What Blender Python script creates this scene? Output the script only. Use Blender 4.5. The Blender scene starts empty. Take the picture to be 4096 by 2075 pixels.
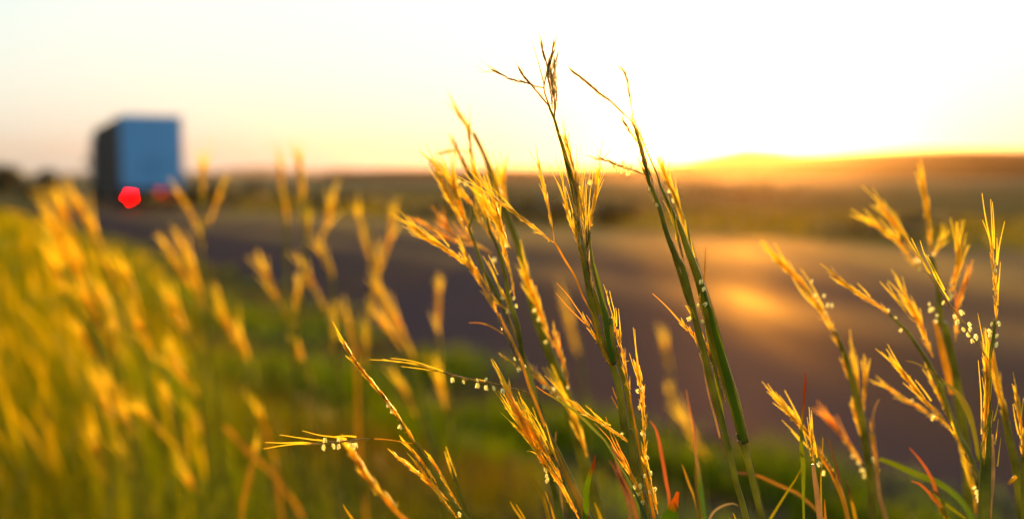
import bpy, math, random
import numpy as np
from mathutils import Vector

SC = bpy.context.scene
COL = SC.collection
rnd = random.Random(7)
R = math.radians

# ------------------------------------------------------------------ camera
CAM_H = 1.5
FPX = 4096 * 35 / 36.0
PITCH = math.atan((1037.5 - 700) / FPX)
FOCUS = 0.535
cam_d = bpy.data.cameras.new("camera")
cam = bpy.data.objects.new("camera", cam_d)
COL.objects.link(cam)
cam.location = (0, 0, CAM_H)
cam.rotation_euler = (R(90) - PITCH, 0, 0)
cam_d.lens = 35
cam_d.sensor_width = 36
cam_d.clip_start = 0.02
cam_d.clip_end = 20000
cam_d.dof.use_dof = True
cam_d.dof.focus_distance = FOCUS
cam_d.dof.aperture_fstop = 35 / 11.6
cam_d.dof.aperture_blades = 5
cam_d.dof.aperture_rotation = R(10)
SC.camera = cam

# ------------------------------------------------------------------ sky, sun, exposure
SUN_AZ = R(13.3)       # to the right of +Y
SUN_EL = R(2.3)
world = bpy.data.worlds.new("World")
SC.world = world
world.use_nodes = True
wn = world.node_tree.nodes
wl = world.node_tree.links
wn.clear()
sky = wn.new("ShaderNodeTexSky")
sky.sky_type = 'NISHITA'
sky.sun_disc = False
sky.sun_elevation = SUN_EL
sky.sun_rotation = SUN_AZ
sky.air_density = 1.0
sky.dust_density = 2.5
sky.ozone_density = 1.5
bg = wn.new("ShaderNodeBackground")
bg.inputs[1].default_value = 0.10
wo = wn.new("ShaderNodeOutputWorld")
veil = wn.new("ShaderNodeMix")          # thin high cloud over the whole sky
veil.data_type = 'RGBA'
veil.blend_type = 'ADD'
veil.inputs[0].default_value = 1.0
veil.inputs[7].default_value = (3.3, 4.05, 3.95, 1)
tint = wn.new("ShaderNodeMix")
tint.data_type = 'RGBA'
tint.blend_type = 'MULTIPLY'
tint.inputs[0].default_value = 1.0
tint.inputs[7].default_value = (0.72, 0.68, 0.80, 1)
wl.new(sky.outputs[0], tint.inputs[6])
wl.new(tint.outputs[2], veil.inputs[6])
wl.new(veil.outputs[2], bg.inputs[0])
wl.new(bg.outputs[0], wo.inputs[0])

sun_d = bpy.data.lights.new("sun", 'SUN')
sun_d.energy = 5.0
sun_d.angle = R(0.5)
sun_d.color = (1.0, 0.60, 0.16)
sun = bpy.data.objects.new("sun", sun_d)
COL.objects.link(sun)
sdir = Vector((math.sin(SUN_AZ) * math.cos(SUN_EL), math.cos(SUN_AZ) * math.cos(SUN_EL), math.sin(SUN_EL)))
sun.rotation_euler = sdir.to_track_quat('Z', 'Y').to_euler()

SC.view_settings.view_transform = 'Standard'
SC.view_settings.look = 'None'
SC.view_settings.exposure = 0.98
SC.view_settings.gamma = 1.0
SC.view_settings.use_curve_mapping = False
SC.cycles.use_denoising = True
SC.cycles.use_adaptive_sampling = False
SC.cycles.max_bounces = 8
SC.cycles.transparent_max_bounces = 8
SC.cycles.sample_clamp_indirect = 25.0
SC.cycles.volume_bounces = 0

# ------------------------------------------------------------------ materials
def new_mat(name):
    m = bpy.data.materials.new(name)
    m.use_nodes = True
    m.node_tree.nodes.clear()
    return m, m.node_tree.nodes, m.node_tree.links

def vary(n, l, col, amount, scale, coord='Object'):
    """colour multiplied by a soft noise; returns a socket"""
    tc = n.new("ShaderNodeTexCoord")
    nz = n.new("ShaderNodeTexNoise")
    nz.inputs['Scale'].default_value = scale
    nz.inputs['Detail'].default_value = 4
    l.new(tc.outputs[coord], nz.inputs['Vector'])
    mr = n.new("ShaderNodeMapRange")
    mr.inputs[1].default_value = 0.3
    mr.inputs[2].default_value = 0.7
    mr.inputs[3].default_value = 1 - amount
    mr.inputs[4].default_value = 1 + amount
    l.new(nz.outputs['Fac'], mr.inputs[0])
    mx = n.new("ShaderNodeMix")
    mx.data_type = 'RGBA'
    mx.blend_type = 'MULTIPLY'
    mx.inputs[0].default_value = 1.0
    if isinstance(col, tuple):
        mx.inputs[6].default_value = (*col, 1)
    else:
        l.new(col, mx.inputs[6])
    l.new(mr.outputs[0], mx.inputs[7])
    return mx.outputs[2]

def plant_mat(name, col, trans=0.5, tcol=None, rough=0.4, spec=0.15, scale=150, amount=0.25, attr=False):
    m, n, l = new_mat(name)
    out = n.new("ShaderNodeOutputMaterial")
    dif = n.new("ShaderNodeBsdfDiffuse")
    tr = n.new("ShaderNodeBsdfTranslucent")
    gl = n.new("ShaderNodeBsdfGlossy")
    gl.inputs['Roughness'].default_value = rough
    gl.inputs['Color'].default_value = (0.9, 0.8, 0.6, 1)
    if attr:
        at = n.new("ShaderNodeAttribute")
        at.attribute_name = "tint"
        c = vary(n, l, at.outputs['Color'], amount, scale)
        l.new(c, dif.inputs[0])
        hs = n.new("ShaderNodeHueSaturation")
        hs.inputs['Saturation'].default_value = 1.1
        hs.inputs['Value'].default_value = 1.9
        l.new(c, hs.inputs['Color'])
        l.new(hs.outputs[0], tr.inputs[0])
    else:
        c = vary(n, l, col, amount, scale)
        l.new(c, dif.inputs[0])
        c2 = vary(n, l, tcol or col, amount, scale)
        l.new(c2, tr.inputs[0])
    mx = n.new("ShaderNodeMixShader")
    mx.inputs[0].default_value = trans
    l.new(dif.outputs[0], mx.inputs[1])
    l.new(tr.outputs[0], mx.inputs[2])
    fr = n.new("ShaderNodeLayerWeight")
    fr.inputs[0].default_value = spec
    m2 = n.new("ShaderNodeMixShader")
    l.new(fr.outputs['Fresnel'], m2.inputs[0])
    l.new(mx.outputs[0], m2.inputs[1])
    l.new(gl.outputs[0], m2.inputs[2])
    l.new(m2.outputs[0], out.inputs[0])
    return m

def solid_mat(name, col, rough=0.6, metal=0.0, amount=0.1, scale=3.0, spec=0.5, bump=0):
    if max(col) < 0.06 and rough > .5: spec = 0.06
    m, n, l = new_mat(name)
    out = n.new("ShaderNodeOutputMaterial")
    p = n.new("ShaderNodeBsdfPrincipled")
    l.new(vary(n, l, col, amount, scale), p.inputs['Base Color'])
    p.inputs['Roughness'].default_value = rough
    p.inputs['Metallic'].default_value = metal
    p.inputs['Specular IOR Level'].default_value = spec
    l.new(p.outputs[0], out.inputs[0])
    return m

def emit_mat(name, col, s):
    m, n, l = new_mat(name)
    out = n.new("ShaderNodeOutputMaterial")
    e = n.new("ShaderNodeEmission")
    e.inputs[0].default_value = (*col, 1)
    e.inputs[1].default_value = s
    l.new(e.outputs[0], out.inputs[0])
    return m

M = {}
M['stem'] = plant_mat('green_stem', (0.115, 0.125, 0.020), 0.42, (0.50, 0.48, 0.02), 0.34, 0.10, 60, 0.4)
M['husk'] = plant_mat('olive_husk', (0.22, 0.17, 0.05), 0.45, (0.75, 0.52, 0.08), 0.32, 0.16, 140, 0.55)
M['straw'] = plant_mat('straw_stem', (0.48, 0.27, 0.03), 0.6, (1.0, 0.60, 0.05), 0.4, 0.08, 60, 0.3)
M['pale'] = plant_mat('pale_stem', (0.40, 0.28, 0.12), 0.5, (0.9, 0.58, 0.18), 0.35, 0.12, 60, 0.3)
M['seed'] = plant_mat('seed_husk', (0.55, 0.28, 0.02), 0.72, (1.0, 0.67, 0.05), 0.45, 0.05, 120, 0.6)
M['goldhead'] = plant_mat('golden_seed_husk', (0.60, 0.30, 0.006), 0.75, (1.0, 0.72, 0.012), 0.6, 0.02, 90, 0.35)
M['darkseed'] = plant_mat('brown_seed_husk', (0.13, 0.095, 0.025), 0.32, (0.55, 0.36, 0.05), 0.35, 0.12, 110, 0.5)
M['awn'] = plant_mat('golden_awn', (0.75, 0.38, 0.02), 0.8, (1.0, 0.68, 0.03), 0.35, 0.06, 40, 0.2)
M['redawn'] = plant_mat('russet_awn', (0.55, 0.20, 0.03), 0.7, (1.0, 0.42, 0.04), 0.35, 0.08, 40, 0.2)
M['anther'] = plant_mat('pale_anther', (0.90, 0.80, 0.45), 0.92, (1.0, 0.92, 0.42), 0.5, 0.03, 400, 0.05)
M['leaf'] = plant_mat('leaf_blade', (0.1, 0.1, 0.1), 0.5, None, 0.4, 0.08, 40, 0.2, attr=True)
M['verge'] = plant_mat('verge_blades', (0.1, 0.1, 0.1), 0.6, None, 0.5, 0.02, 2.0, 0.3, attr=True)
M['bush'] = plant_mat('bush_leaf', (0.035, 0.030, 0.010), 0.3, (0.09, 0.07, 0.01), 0.5, 0.1, 2, 0.4)
M['bark'] = solid_mat('bark', (0.12, 0.08, 0.05), 0.9)

# ------------------------------------------------------------------ helpers
CP, SP = math.cos(PITCH), math.sin(PITCH)
def W(x, y, d):
    """point seen at full-size picture position x, y and standing d metres in front of the camera"""
    u = (x - 2048) / FPX * d
    v = (1037.5 - y) / FPX * d
    return Vector((u, d * CP + v * SP, CAM_H - d * SP + v * CP))

TL = {'F': (0, 0, 1.0), 'O': (0, 0, 4096 / 2576), 'T1': (1600, 400, .4598), 'T2': (1900, 100, .4598), 'T3': (1600, 900, .4598),
      'T4': (2200, 700, .4598), 'T5': (2200, 1200, .4598), 'T6': (1000, 1350, .5517), 'T7': (1900, 1475, .4598),
      'R1': (3296, 700, .4598), 'R2': (3296, 1200, .6706), 'R3': (2600, 1400, .5172), 'L4': (600, 650, .613),
      'L5': (0, 800, .613), 'L6': (300, 1400, .5173), 'L7': (1000, 1100, .4598), 'Z5': (3000, 600, 1.13)}
def P(*a):
    """P('T1', x, y, x, y, 'T3', x, y ...) -> list of full-size picture positions"""
    out = []
    t = None
    k = 0
    while k < len(a):
        if isinstance(a[k], str):
            t = TL[a[k]]
            k += 1
        else:
            out.append((t[0] + a[k] * t[2], t[1] + a[k + 1] * t[2]))
            k += 2
    return out

def tag(o, label=None, cat=None, group=None, kind=None):
    if label: o['label'] = label
    if cat: o['category'] = cat
    if group: o['group'] = group
    if kind: o['kind'] = kind
    return o

def empty(name, loc):
    o = bpy.data.objects.new(name, None)
    COL.objects.link(o)
    o.location = loc
    o.empty_display_size = 0.1
    return o

def catmull(pts, n):
    """smooth resample of a list of Vectors"""
    pts = [Vector(p) for p in pts]
    if len(pts) == 2:
        return [pts[0].lerp(pts[1], i / (n - 1)) for i in range(n)]
    seg = [0]
    for a, b in zip(pts, pts[1:]):
        seg.append(seg[-1] + max((b - a).length, 1e-9))
    tot = seg[-1]
    ext = [pts[0] * 2 - pts[1]] + pts + [pts[-1] * 2 - pts[-2]]
    out = []
    j = 0
    for i in range(n):
        s = tot * i / (n - 1)
        while j < len(pts) - 2 and s > seg[j + 1]:
            j += 1
        t = min(1, max(0, (s - seg[j]) / (seg[j + 1] - seg[j])))
        p0, p1, p2, p3 = ext[j:j + 4]
        out.append(0.5 * ((2 * p1) + (p2 - p0) * t + (2 * p0 - 5 * p1 + 4 * p2 - p3) * t * t + (3 * p1 - p0 - 3 * p2 + p3) * t ** 3))
    return out

def lerp_list(v, t):
    if not isinstance(v, (list, tuple)):
        return v
    f = t * (len(v) - 1)
    i = min(int(f), len(v) - 2)
    return v[i] + (v[i + 1] - v[i]) * (f - i)

class MB:
    def __init__(s):
        s.v = []; s.f = []; s.c = []
    def tube(s, pts, rad, sides=5, col=None, cap=True):
        n = len(pts)
        b = len(s.v)
        for i, p in enumerate(pts):
            t = (pts[min(i + 1, n - 1)] - pts[max(i - 1, 0)])
            if t.length < 1e-9: t = Vector((0, 0, 1))
            t.normalize()
            a = t.cross(Vector((0.03, 1, 0.05)))
            if a.length < 1e-4: a = t.cross(Vector((1, 0, 0)))
            a.normalize()
            q = t.cross(a)
            r = rad[i] if isinstance(rad, list) else rad
            c = col(i / (n - 1)) if callable(col) else col
            for k in range(sides):
                an = 2 * math.pi * k / sides
                s.v.append(p + a * (math.cos(an) * r) + q * (math.sin(an) * r))
                s.c.append(c)
        for i in range(n - 1):
            for k in range(sides):
                k2 = (k + 1) % sides
                s.f.append((b + i * sides + k, b + i * sides + k2, b + (i + 1) * sides + k2, b + (i + 1) * sides + k))
        if cap:
            s.f.append(tuple(b + k for k in range(sides))[::-1])
            s.f.append(tuple(b + (n - 1) * sides + k for k in range(sides)))
    def spindle(s, p, t, L, w, flat=1.0, sides=5, prof=((0, .25), (.2, .85), (.5, 1.0), (.8, .6), (1, .06))):
        """closed husk, used for the anthers"""
        t = t.normalized()
        a = t.cross(Vector((0.1, 1, 0.1))).normalized()
        q = t.cross(a)
        b = len(s.v)
        for (u, r) in prof:
            for k in range(sides):
                an = 2 * math.pi * k / sides
                s.v.append(p + t * (u * L) + a * (math.cos(an) * r * w / 2) + q * (math.sin(an) * r * w / 2 * flat))
                s.c.append(None)
        for i in range(len(prof) - 1):
            for k in range(sides):
                k2 = (k + 1) % sides
                s.f.append((b + i * sides + k, b + i * sides + k2, b + (i + 1) * sides + k2, b + (i + 1) * sides + k))
    def bract(s, p, t, L, w, out=None, prof=((0, .3), (.2, .85), (.5, 1.0), (.78, .62), (1, .05))):
        """a thin boat shaped husk, open on its inner side"""
        t = t.normalized()
        o = out if out is not None else Vector((rnd.uniform(-1, 1), rnd.uniform(-1, 1), rnd.uniform(-1, 1)))
        a = t.cross(o)
        if a.length < 1e-5: a = t.cross(Vector((0.1, 1, 0.2)))
        a.normalize()
        q = a.cross(t)
        b = len(s.v)
        for (u, r) in prof:
            for k in range(5):
                an = math.pi * (k / 4) * 1.1 - .05 * math.pi
                s.v.append(p + t * (u * L) + a * (math.cos(an) * r * w / 2) + q * (math.sin(an) * r * w / 2 * .8))
                s.c.append(None)
        for i in range(len(prof) - 1):
            for k in range(4):
                s.f.append((b + i * 5 + k, b + i * 5 + k + 1, b + i * 5 + 6 + k, b + i * 5 + 5 + k))
    def thread(s, pts, rad):
        """a flattened bristle with a V section"""
        n = len(pts); b = len(s.v)
        t0 = (pts[-1] - pts[0]).normalized()
        a = t0.cross(Vector((rnd.uniform(-.5, .5), 1, rnd.uniform(-.5, .5)))).normalized()
        m = a.cross(t0).normalized()
        for i, p in enumerate(pts):
            r = rad[i] if isinstance(rad, list) else rad
            s.v += [p - a * r, p + m * r * .8, p + a * r]
            s.c += [None] * 3
        for i in range(n - 1):
            for k in (0, 1):
                s.f.append((b + i * 3 + k, b + i * 3 + k + 1, b + i * 3 + 4 + k, b + i * 3 + 3 + k))
    def ribbon(s, pts, wid, nrm=Vector((0, -1, 0)), fold=0.35, col=None):
        """a leaf blade: two strips folded along the midrib, with a little thickness from the fold"""
        n = len(pts)
        b = len(s.v)
        for i, p in enumerate(pts):
            t = (pts[min(i + 1, n - 1)] - pts[max(i - 1, 0)]).normalized()
            a = t.cross(nrm)
            if a.length < 1e-4: a = Vector((1, 0, 0))
            a.normalize()
            m = a.cross(t).normalized()
            w = (wid[i] if isinstance(wid, list) else wid) / 2
            c = col(i / (n - 1)) if callable(col) else col
            s.v += [p - a * w, p + m * (w * fold), p + a * w]
            s.c += [c, c, c]
        for i in range(n - 1):
            for k in (0, 1):
                s.f.append((b + i * 3 + k, b + i * 3 + k + 1, b + i * 3 + 3 + k + 1, b + i * 3 + 3 + k))
    def build(s, name, mat, parent=None, base=None, smooth=True):
        base = base if base is not None else Vector((0, 0, 0))
        me = bpy.data.meshes.new(name)
        me.from_pydata([tuple(v - base) for v in s.v], [], s.f)
        if s.c and s.c[0] is not None:
            at = me.color_attributes.new("tint", 'FLOAT_COLOR', 'POINT')
            at.data.foreach_set('color', np.array([(*c, 1.0) for c in s.c], dtype=np.float32).ravel())
        me.materials.append(mat)
        me.update()
        if smooth:
            me.polygons.foreach_set('use_smooth', [True] * len(me.polygons))
        o = bpy.data.objects.new(name, me)
        COL.objects.link(o)
        if parent is not None: o.parent = parent
        return o
    def box(s, c, sx, sy, sz, bev=0.0):
        x, y, z = c
        b = len(s.v)
        for dz in (-1, 1):
            for dy in (-1, 1):
                for dx in (-1, 1):
                    s.v.append(Vector((x + dx * sx / 2, y + dy * sy / 2, z + dz * sz / 2)))
                    s.c.append(None)
        for f in ((0, 2, 3, 1), (4, 5, 7, 6), (0, 1, 5, 4), (2, 6, 7, 3), (0, 4, 6, 2), (1, 3, 7, 5)):
            s.f.append(tuple(b + i for i in f))

# ------------------------------------------------------------------ ground, road
NEAR = np.array([(40, -32), (16, -10), (9, -3.0), (2.3, 4.4), (0.1, 6.7), (-1.6, 10.2), (-4.6, 15.6), (-10.3, 25), (-20.5, 43), (-34, 70), (-60, 122), (-160, 322), (-500, 1000)], float)
FAR = np.array([(60, -30), (35, -6), (20, 9), (9.9, 19.3), (4.2, 25.6), (-3.8, 33.4), (-11.0, 41.2), (-13.4, 44.7), (-26.5, 71), (-52.5, 123), (-152, 323), (-492, 1002)], float)

def resample(poly, step=1.0):
    v = catmull([Vector((p[0], p[1], 0)) for p in poly], 700)
    return np.array([(a.x, a.y) for a in v])
NR = resample(NEAR)
FR = resample(FAR)

def side_dist(x, y, poly):
    """signed distance to a road edge: positive on the camera side of it"""
    x = np.asarray(x, float); y = np.asarray(y, float)
    sh = x.shape
    p = np.stack([x.ravel(), y.ravel()], 1)
    out = np.empty(len(p))
    a = poly[:-1]; b = poly[1:]; ab = b - a
    L2 = (ab ** 2).sum(1) + 1e-9
    for k in range(0, len(p), 4000):
        q = p[k:k + 4000, None, :]
        t = np.clip(((q - a) * ab).sum(2) / L2, 0, 1)
        c = a + t[..., None] * ab
        dd = np.sqrt(((q - c) ** 2).sum(2))
        j = dd.argmin(1)
        i = np.arange(len(j))
        cr = ab[j, 0] * (p[k:k + 4000, 1] - a[j, 1]) - ab[j, 1] * (p[k:k + 4000, 0] - a[j, 0])
        out[k:k + 4000] = dd[i, j] * np.sign(cr)
    return out.reshape(sh)

def sm(t):
    t = np.clip(t, 0, 1)
    return t * t * (3 - 2 * t)

def ground_z(x, y):
    s = side_dist(x, y, NR)
    z = 0.55 * sm((s - 0.5) / 3.2)
    x = np.asarray(x, float); y = np.asarray(y, float)
    z = z + sm((s - 0.3) / 1.5) * (0.035 * np.sin(x * 1.7 + 0.6 * y) + 0.03 * np.sin(y * 2.1 - x * 0.8))
    return z
def gz(x, y):
    return float(ground_z(np.array([x]), np.array([y]))[0])

def grid_mesh(name, xs, ys, zf, mat):
    X, Y = np.meshgrid(xs, ys)
    Z = zf(X, Y)
    nx, ny = len(xs), len(ys)
    me = bpy.data.meshes.new(name)
    v = np.stack([X.ravel(), Y.ravel(), Z.ravel()], 1)
    i = np.arange((nx - 1) * (ny - 1))
    r, c = i // (nx - 1), i % (nx - 1)
    a = r * nx + c
    f = np.stack([a, a + 1, a + nx + 1, a + nx], 1)
    me.from_pydata(v.tolist(), [], f.tolist())
    me.materials.append(mat)
    me.polygons.foreach_set('use_smooth', [True] * len(me.polygons))
    o = bpy.data.objects.new(name, me)
    COL.objects.link(o)
    return o

def ground_material():
    m, n, l = new_mat('dry_grassland')
    out = n.new("ShaderNodeOutputMaterial")
    p = n.new("ShaderNodeBsdfPrincipled")
    tc = n.new("ShaderNodeTexCoord")
    cols = []
    n1 = n.new("ShaderNodeTexNoise"); n1.inputs['Scale'].default_value = 0.05; n1.inputs['Detail'].default_value = 8
    n2 = n.new("ShaderNodeTexNoise"); n2.inputs['Scale'].default_value = 3.0; n2.inputs['Detail'].default_value = 8
    l.new(tc.outputs['Object'], n1.inputs['Vector']); l.new(tc.outputs['Object'], n2.inputs['Vector'])
    r1 = n.new("ShaderNodeValToRGB")
    r1.color_ramp.elements[0].position = 0.35; r1.color_ramp.elements[0].color = (0.085, 0.058, 0.022, 1)
    r1.color_ramp.elements[1].position = 0.65; r1.color_ramp.elements[1].color = (0.14, 0.098, 0.036, 1)
    r2 = n.new("ShaderNodeValToRGB")
    r2.color_ramp.elements[0].position = 0.4; r2.color_ramp.elements[0].color = (0.030, 0.022, 0.019, 1)
    r2.color_ramp.elements[1].position = 0.6; r2.color_ramp.elements[1].color = (0.060, 0.045, 0.026, 1)
    l.new(n1.outputs['Fac'], r1.inputs[0]); l.new(n2.outputs['Fac'], r2.inputs[0])
    # near the camera bare soil between tufts; far away grassland
    sep = n.new("ShaderNodeSeparateXYZ"); l.new(tc.outputs['Object'], sep.inputs[0])
    mr = n.new("ShaderNodeMapRange"); mr.inputs[1].default_value = 10; mr.inputs[2].default_value = 20
    l.new(sep.outputs['Y'], mr.inputs[0])
    mx = n.new("ShaderNodeMix"); mx.data_type = 'RGBA'
    l.new(mr.outputs[0], mx.inputs[0]); l.new(r2.outputs[0], mx.inputs[6]); l.new(r1.outputs[0], mx.inputs[7])
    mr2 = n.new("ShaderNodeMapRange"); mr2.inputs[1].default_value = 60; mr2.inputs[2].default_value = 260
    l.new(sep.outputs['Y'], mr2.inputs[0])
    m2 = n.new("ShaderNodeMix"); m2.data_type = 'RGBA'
    m2.inputs[7].default_value = (0.17, 0.125, 0.07, 1)          # pale haze over the far plain, put into the ground colour
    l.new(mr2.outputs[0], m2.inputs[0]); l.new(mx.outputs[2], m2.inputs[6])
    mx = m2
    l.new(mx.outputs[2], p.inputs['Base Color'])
    p.inputs['Roughness'].default_value = 0.95
    p.inputs['Specular IOR Level'].default_value = 0.0
    bp = n.new("ShaderNodeBump"); bp.inputs['Strength'].default_value = 0.6; bp.inputs['Distance'].default_value = 0.05
    l.new(n2.outputs['Fac'], bp.inputs['Height']); l.new(bp.outputs[0], p.inputs['Normal'])
    l.new(p.outputs[0], out.inputs[0])
    return m

def asphalt_material():
    m, n, l = new_mat('asphalt')
    out = n.new("ShaderNodeOutputMaterial")
    p = n.new("ShaderNodeBsdfPrincipled")
    tc = n.new("ShaderNodeTexCoord")
    big = n.new("ShaderNodeTexNoise"); big.inputs['Scale'].default_value = 0.6; big.inputs['Detail'].default_value = 6
    mp = n.new("ShaderNodeMapping"); mp.inputs['Rotation'].default_value = (0, 0, R(38)); mp.inputs['Scale'].default_value = (1.0, 0.12, 1)
    l.new(tc.outputs['Object'], mp.inputs[0])
    l.new(mp.outputs[0], big.inputs['Vector'])
    fine = n.new("ShaderNodeTexNoise"); fine.inputs['Scale'].default_value = 90; fine.inputs['Detail'].default_value = 4
    l.new(tc.outputs['Object'], fine.inputs['Vector'])
    r = n.new("ShaderNodeValToRGB")
    r.color_ramp.elements[0].position = 0.35; r.color_ramp.elements[0].color = (0.021, 0.016, 0.028, 1)
    r.color_ramp.elements[1].position = 0.68; r.color_ramp.elements[1].color = (0.034, 0.027, 0.044, 1)
    l.new(big.outputs['Fac'], r.inputs[0])
    c = n.new("ShaderNodeMix"); c.data_type = 'RGBA'; c.blend_type = 'MULTIPLY'; c.inputs[0].default_value = 0.6
    l.new(r.outputs[0], c.inputs[6])
    fr = n.new("ShaderNodeMapRange"); fr.inputs[1].default_value = .3; fr.inputs[2].default_value = .7; fr.inputs[3].default_value = .5; fr.inputs[4].default_value = 1.6
    l.new(fine.outputs['Fac'], fr.inputs[0]); l.new(fr.outputs[0], c.inputs[7])
    l.new(c.outputs[2], p.inputs['Base Color'])
    rr = n.new("ShaderNodeMapRange"); rr.inputs[1].default_value = .38; rr.inputs[2].default_value = .62; rr.inputs[3].default_value = ROAD_R[0]; rr.inputs[4].default_value = ROAD_R[1]
    l.new(big.outputs['Fac'], rr.inputs[0])
    p.inputs['Specular IOR Level'].default_value = 0.0
    p.inputs['Roughness'].default_value = 1.0
    bp = n.new("ShaderNodeBump"); bp.inputs['Strength'].default_value = 0.2; bp.inputs['Distance'].default_value = 0.004
    l.new(fine.outputs['Fac'], bp.inputs['Height']); l.new(bp.outputs[0], p.inputs['Normal'])
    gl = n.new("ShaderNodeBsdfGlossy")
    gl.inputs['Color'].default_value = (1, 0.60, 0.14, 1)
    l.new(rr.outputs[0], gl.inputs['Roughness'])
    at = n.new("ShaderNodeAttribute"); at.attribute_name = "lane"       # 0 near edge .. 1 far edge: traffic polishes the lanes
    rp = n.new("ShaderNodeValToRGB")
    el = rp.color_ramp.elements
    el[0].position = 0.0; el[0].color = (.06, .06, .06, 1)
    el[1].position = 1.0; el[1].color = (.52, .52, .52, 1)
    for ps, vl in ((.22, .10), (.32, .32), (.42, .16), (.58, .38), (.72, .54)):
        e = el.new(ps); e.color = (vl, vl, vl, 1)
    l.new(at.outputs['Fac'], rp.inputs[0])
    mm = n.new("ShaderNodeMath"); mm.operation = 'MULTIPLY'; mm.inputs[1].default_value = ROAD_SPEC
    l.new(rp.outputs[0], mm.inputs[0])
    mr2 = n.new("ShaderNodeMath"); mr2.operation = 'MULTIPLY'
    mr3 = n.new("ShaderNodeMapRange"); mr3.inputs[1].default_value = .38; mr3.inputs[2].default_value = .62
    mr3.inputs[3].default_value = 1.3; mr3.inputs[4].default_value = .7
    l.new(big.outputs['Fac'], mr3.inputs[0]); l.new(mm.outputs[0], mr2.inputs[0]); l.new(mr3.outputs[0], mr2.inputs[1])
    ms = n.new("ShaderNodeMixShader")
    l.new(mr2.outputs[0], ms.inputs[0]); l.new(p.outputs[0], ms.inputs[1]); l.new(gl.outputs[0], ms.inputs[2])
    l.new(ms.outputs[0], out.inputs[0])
    return m
ROAD_R = (0.52, 0.66)
ROAD_SPEC = 0.42

xs = np.concatenate([-np.geomspace(9000, 40, 26), np.linspace(-36, 30, 133), np.geomspace(34, 9000, 26)])
ys = np.concatenate([[-60, -40, -25, -15, -10, -6], np.linspace(-4, 45, 140), np.geomspace(47, 9000, 40)])
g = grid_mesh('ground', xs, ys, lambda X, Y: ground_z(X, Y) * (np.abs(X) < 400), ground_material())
tag(g, 'dry grassland plain with a grassy bank beside the road', kind='structure')

def strip(name, A, B, z, mat, div=10):
    mb = MB()
    n = len(A)
    for i in range(n):
        for k in range(div + 1):
            t = k / div
            p = A[i] * (1 - t) + B[i] * t
            mb.v.append(Vector((p[0], p[1], z)))
            mb.c.append(None)
    for i in range(n - 1):
        for k in range(div):
            a = i * (div + 1) + k
            mb.f.append((a, a + 1, a + div + 2, a + div + 1))
    o = mb.build(name, mat)
    at = o.data.attributes.new("lane", 'FLOAT', 'POINT')
    at.data.foreach_set('value', np.tile(np.linspace(0, 1, div + 1), n).astype(np.float32))
    return o

# crude pairing of the two edges: same share of the way along
def pair(A, B, n=260):
    yb = np.interp(np.linspace(0, 1, n) ** 1.8, np.linspace(0, 1, len(A)), np.arange(len(A)))
    ia = yb
    a = np.stack([np.interp(ia, np.arange(len(A)), A[:, 0]), np.interp(ia, np.arange(len(A)), A[:, 1])], 1)
    # nearest point of B to each a, kept monotone
    d = ((a[:, None, :] - B[None]) ** 2).sum(2)
    j = np.maximum.accumulate(d.argmin(1))
    return a, B[j]
def hires(poly, n=6000):
    t = np.linspace(0, len(poly) - 1, n)
    return np.stack([np.interp(t, np.arange(len(poly)), poly[:, 0]), np.interp(t, np.arange(len(poly)), poly[:, 1])], 1)
NRh, FRh = hires(NR), hires(FR)
a_, b_ = pair(NRh, FRh)
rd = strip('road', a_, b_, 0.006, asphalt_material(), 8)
tag(rd, 'wide grey asphalt road glowing with low sun glare', kind='structure')

# ------------------------------------------------------------------ hills
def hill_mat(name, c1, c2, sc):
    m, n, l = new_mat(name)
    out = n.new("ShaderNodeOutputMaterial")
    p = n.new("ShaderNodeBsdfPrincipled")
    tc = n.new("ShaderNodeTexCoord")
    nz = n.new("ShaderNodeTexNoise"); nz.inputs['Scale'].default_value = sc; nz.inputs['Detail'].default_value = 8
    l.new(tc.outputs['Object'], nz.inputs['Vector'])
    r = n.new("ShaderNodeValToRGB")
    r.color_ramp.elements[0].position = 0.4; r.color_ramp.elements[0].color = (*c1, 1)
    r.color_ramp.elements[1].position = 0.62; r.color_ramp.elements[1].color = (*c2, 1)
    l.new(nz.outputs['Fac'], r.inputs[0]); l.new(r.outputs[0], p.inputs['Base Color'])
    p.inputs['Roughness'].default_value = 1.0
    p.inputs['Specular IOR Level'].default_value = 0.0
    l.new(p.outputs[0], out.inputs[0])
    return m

def ridge(name, D, prof, depth, mat, label, seed=1):
    """a long hill whose crest, D metres away, follows the elevations in prof [(x px of 2576, y px of 1305)]"""
    pr = sorted(prof)
    px = np.array([p[0] for p in pr], float); py = np.array([p[1] for p in pr], float)
    xs_ = np.linspace(-2600, 5200, 500) 
    f = 2504.0
    X = (xs_ - 1288) / f * D
    H = CAM_H + (440 - np.interp(xs_, px, py)) / f * D
    rows = np.linspace(-1, 1, 28)
    rg = np.random.RandomState(seed)
    mb = MB()
    for r_ in rows:
        k = np.cos(r_ * math.pi / 2) ** 1.3
        for i in range(len(xs_)):
            nz = 0.05 * H[i] * math.sin(i * 0.31 + r_ * 5) * (1 - k) * 2
            mb.v.append(Vector((X[i] * (1 + r_ * depth / D), D + r_ * depth, max(-0.3, H[i] * k + nz * (0.3 if k > 0 else 0)) if k > 0.01 else -0.3)))
            mb.c.append(None)
    n = len(xs_)
    for r_ in range(len(rows) - 1):
        for i in range(n - 1):
            a = r_ * n + i
            mb.f.append((a, a + 1, a + n + 1, a + n))
    o = mb.build(name, mat)
    return tag(o, label, kind='structure')
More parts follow.
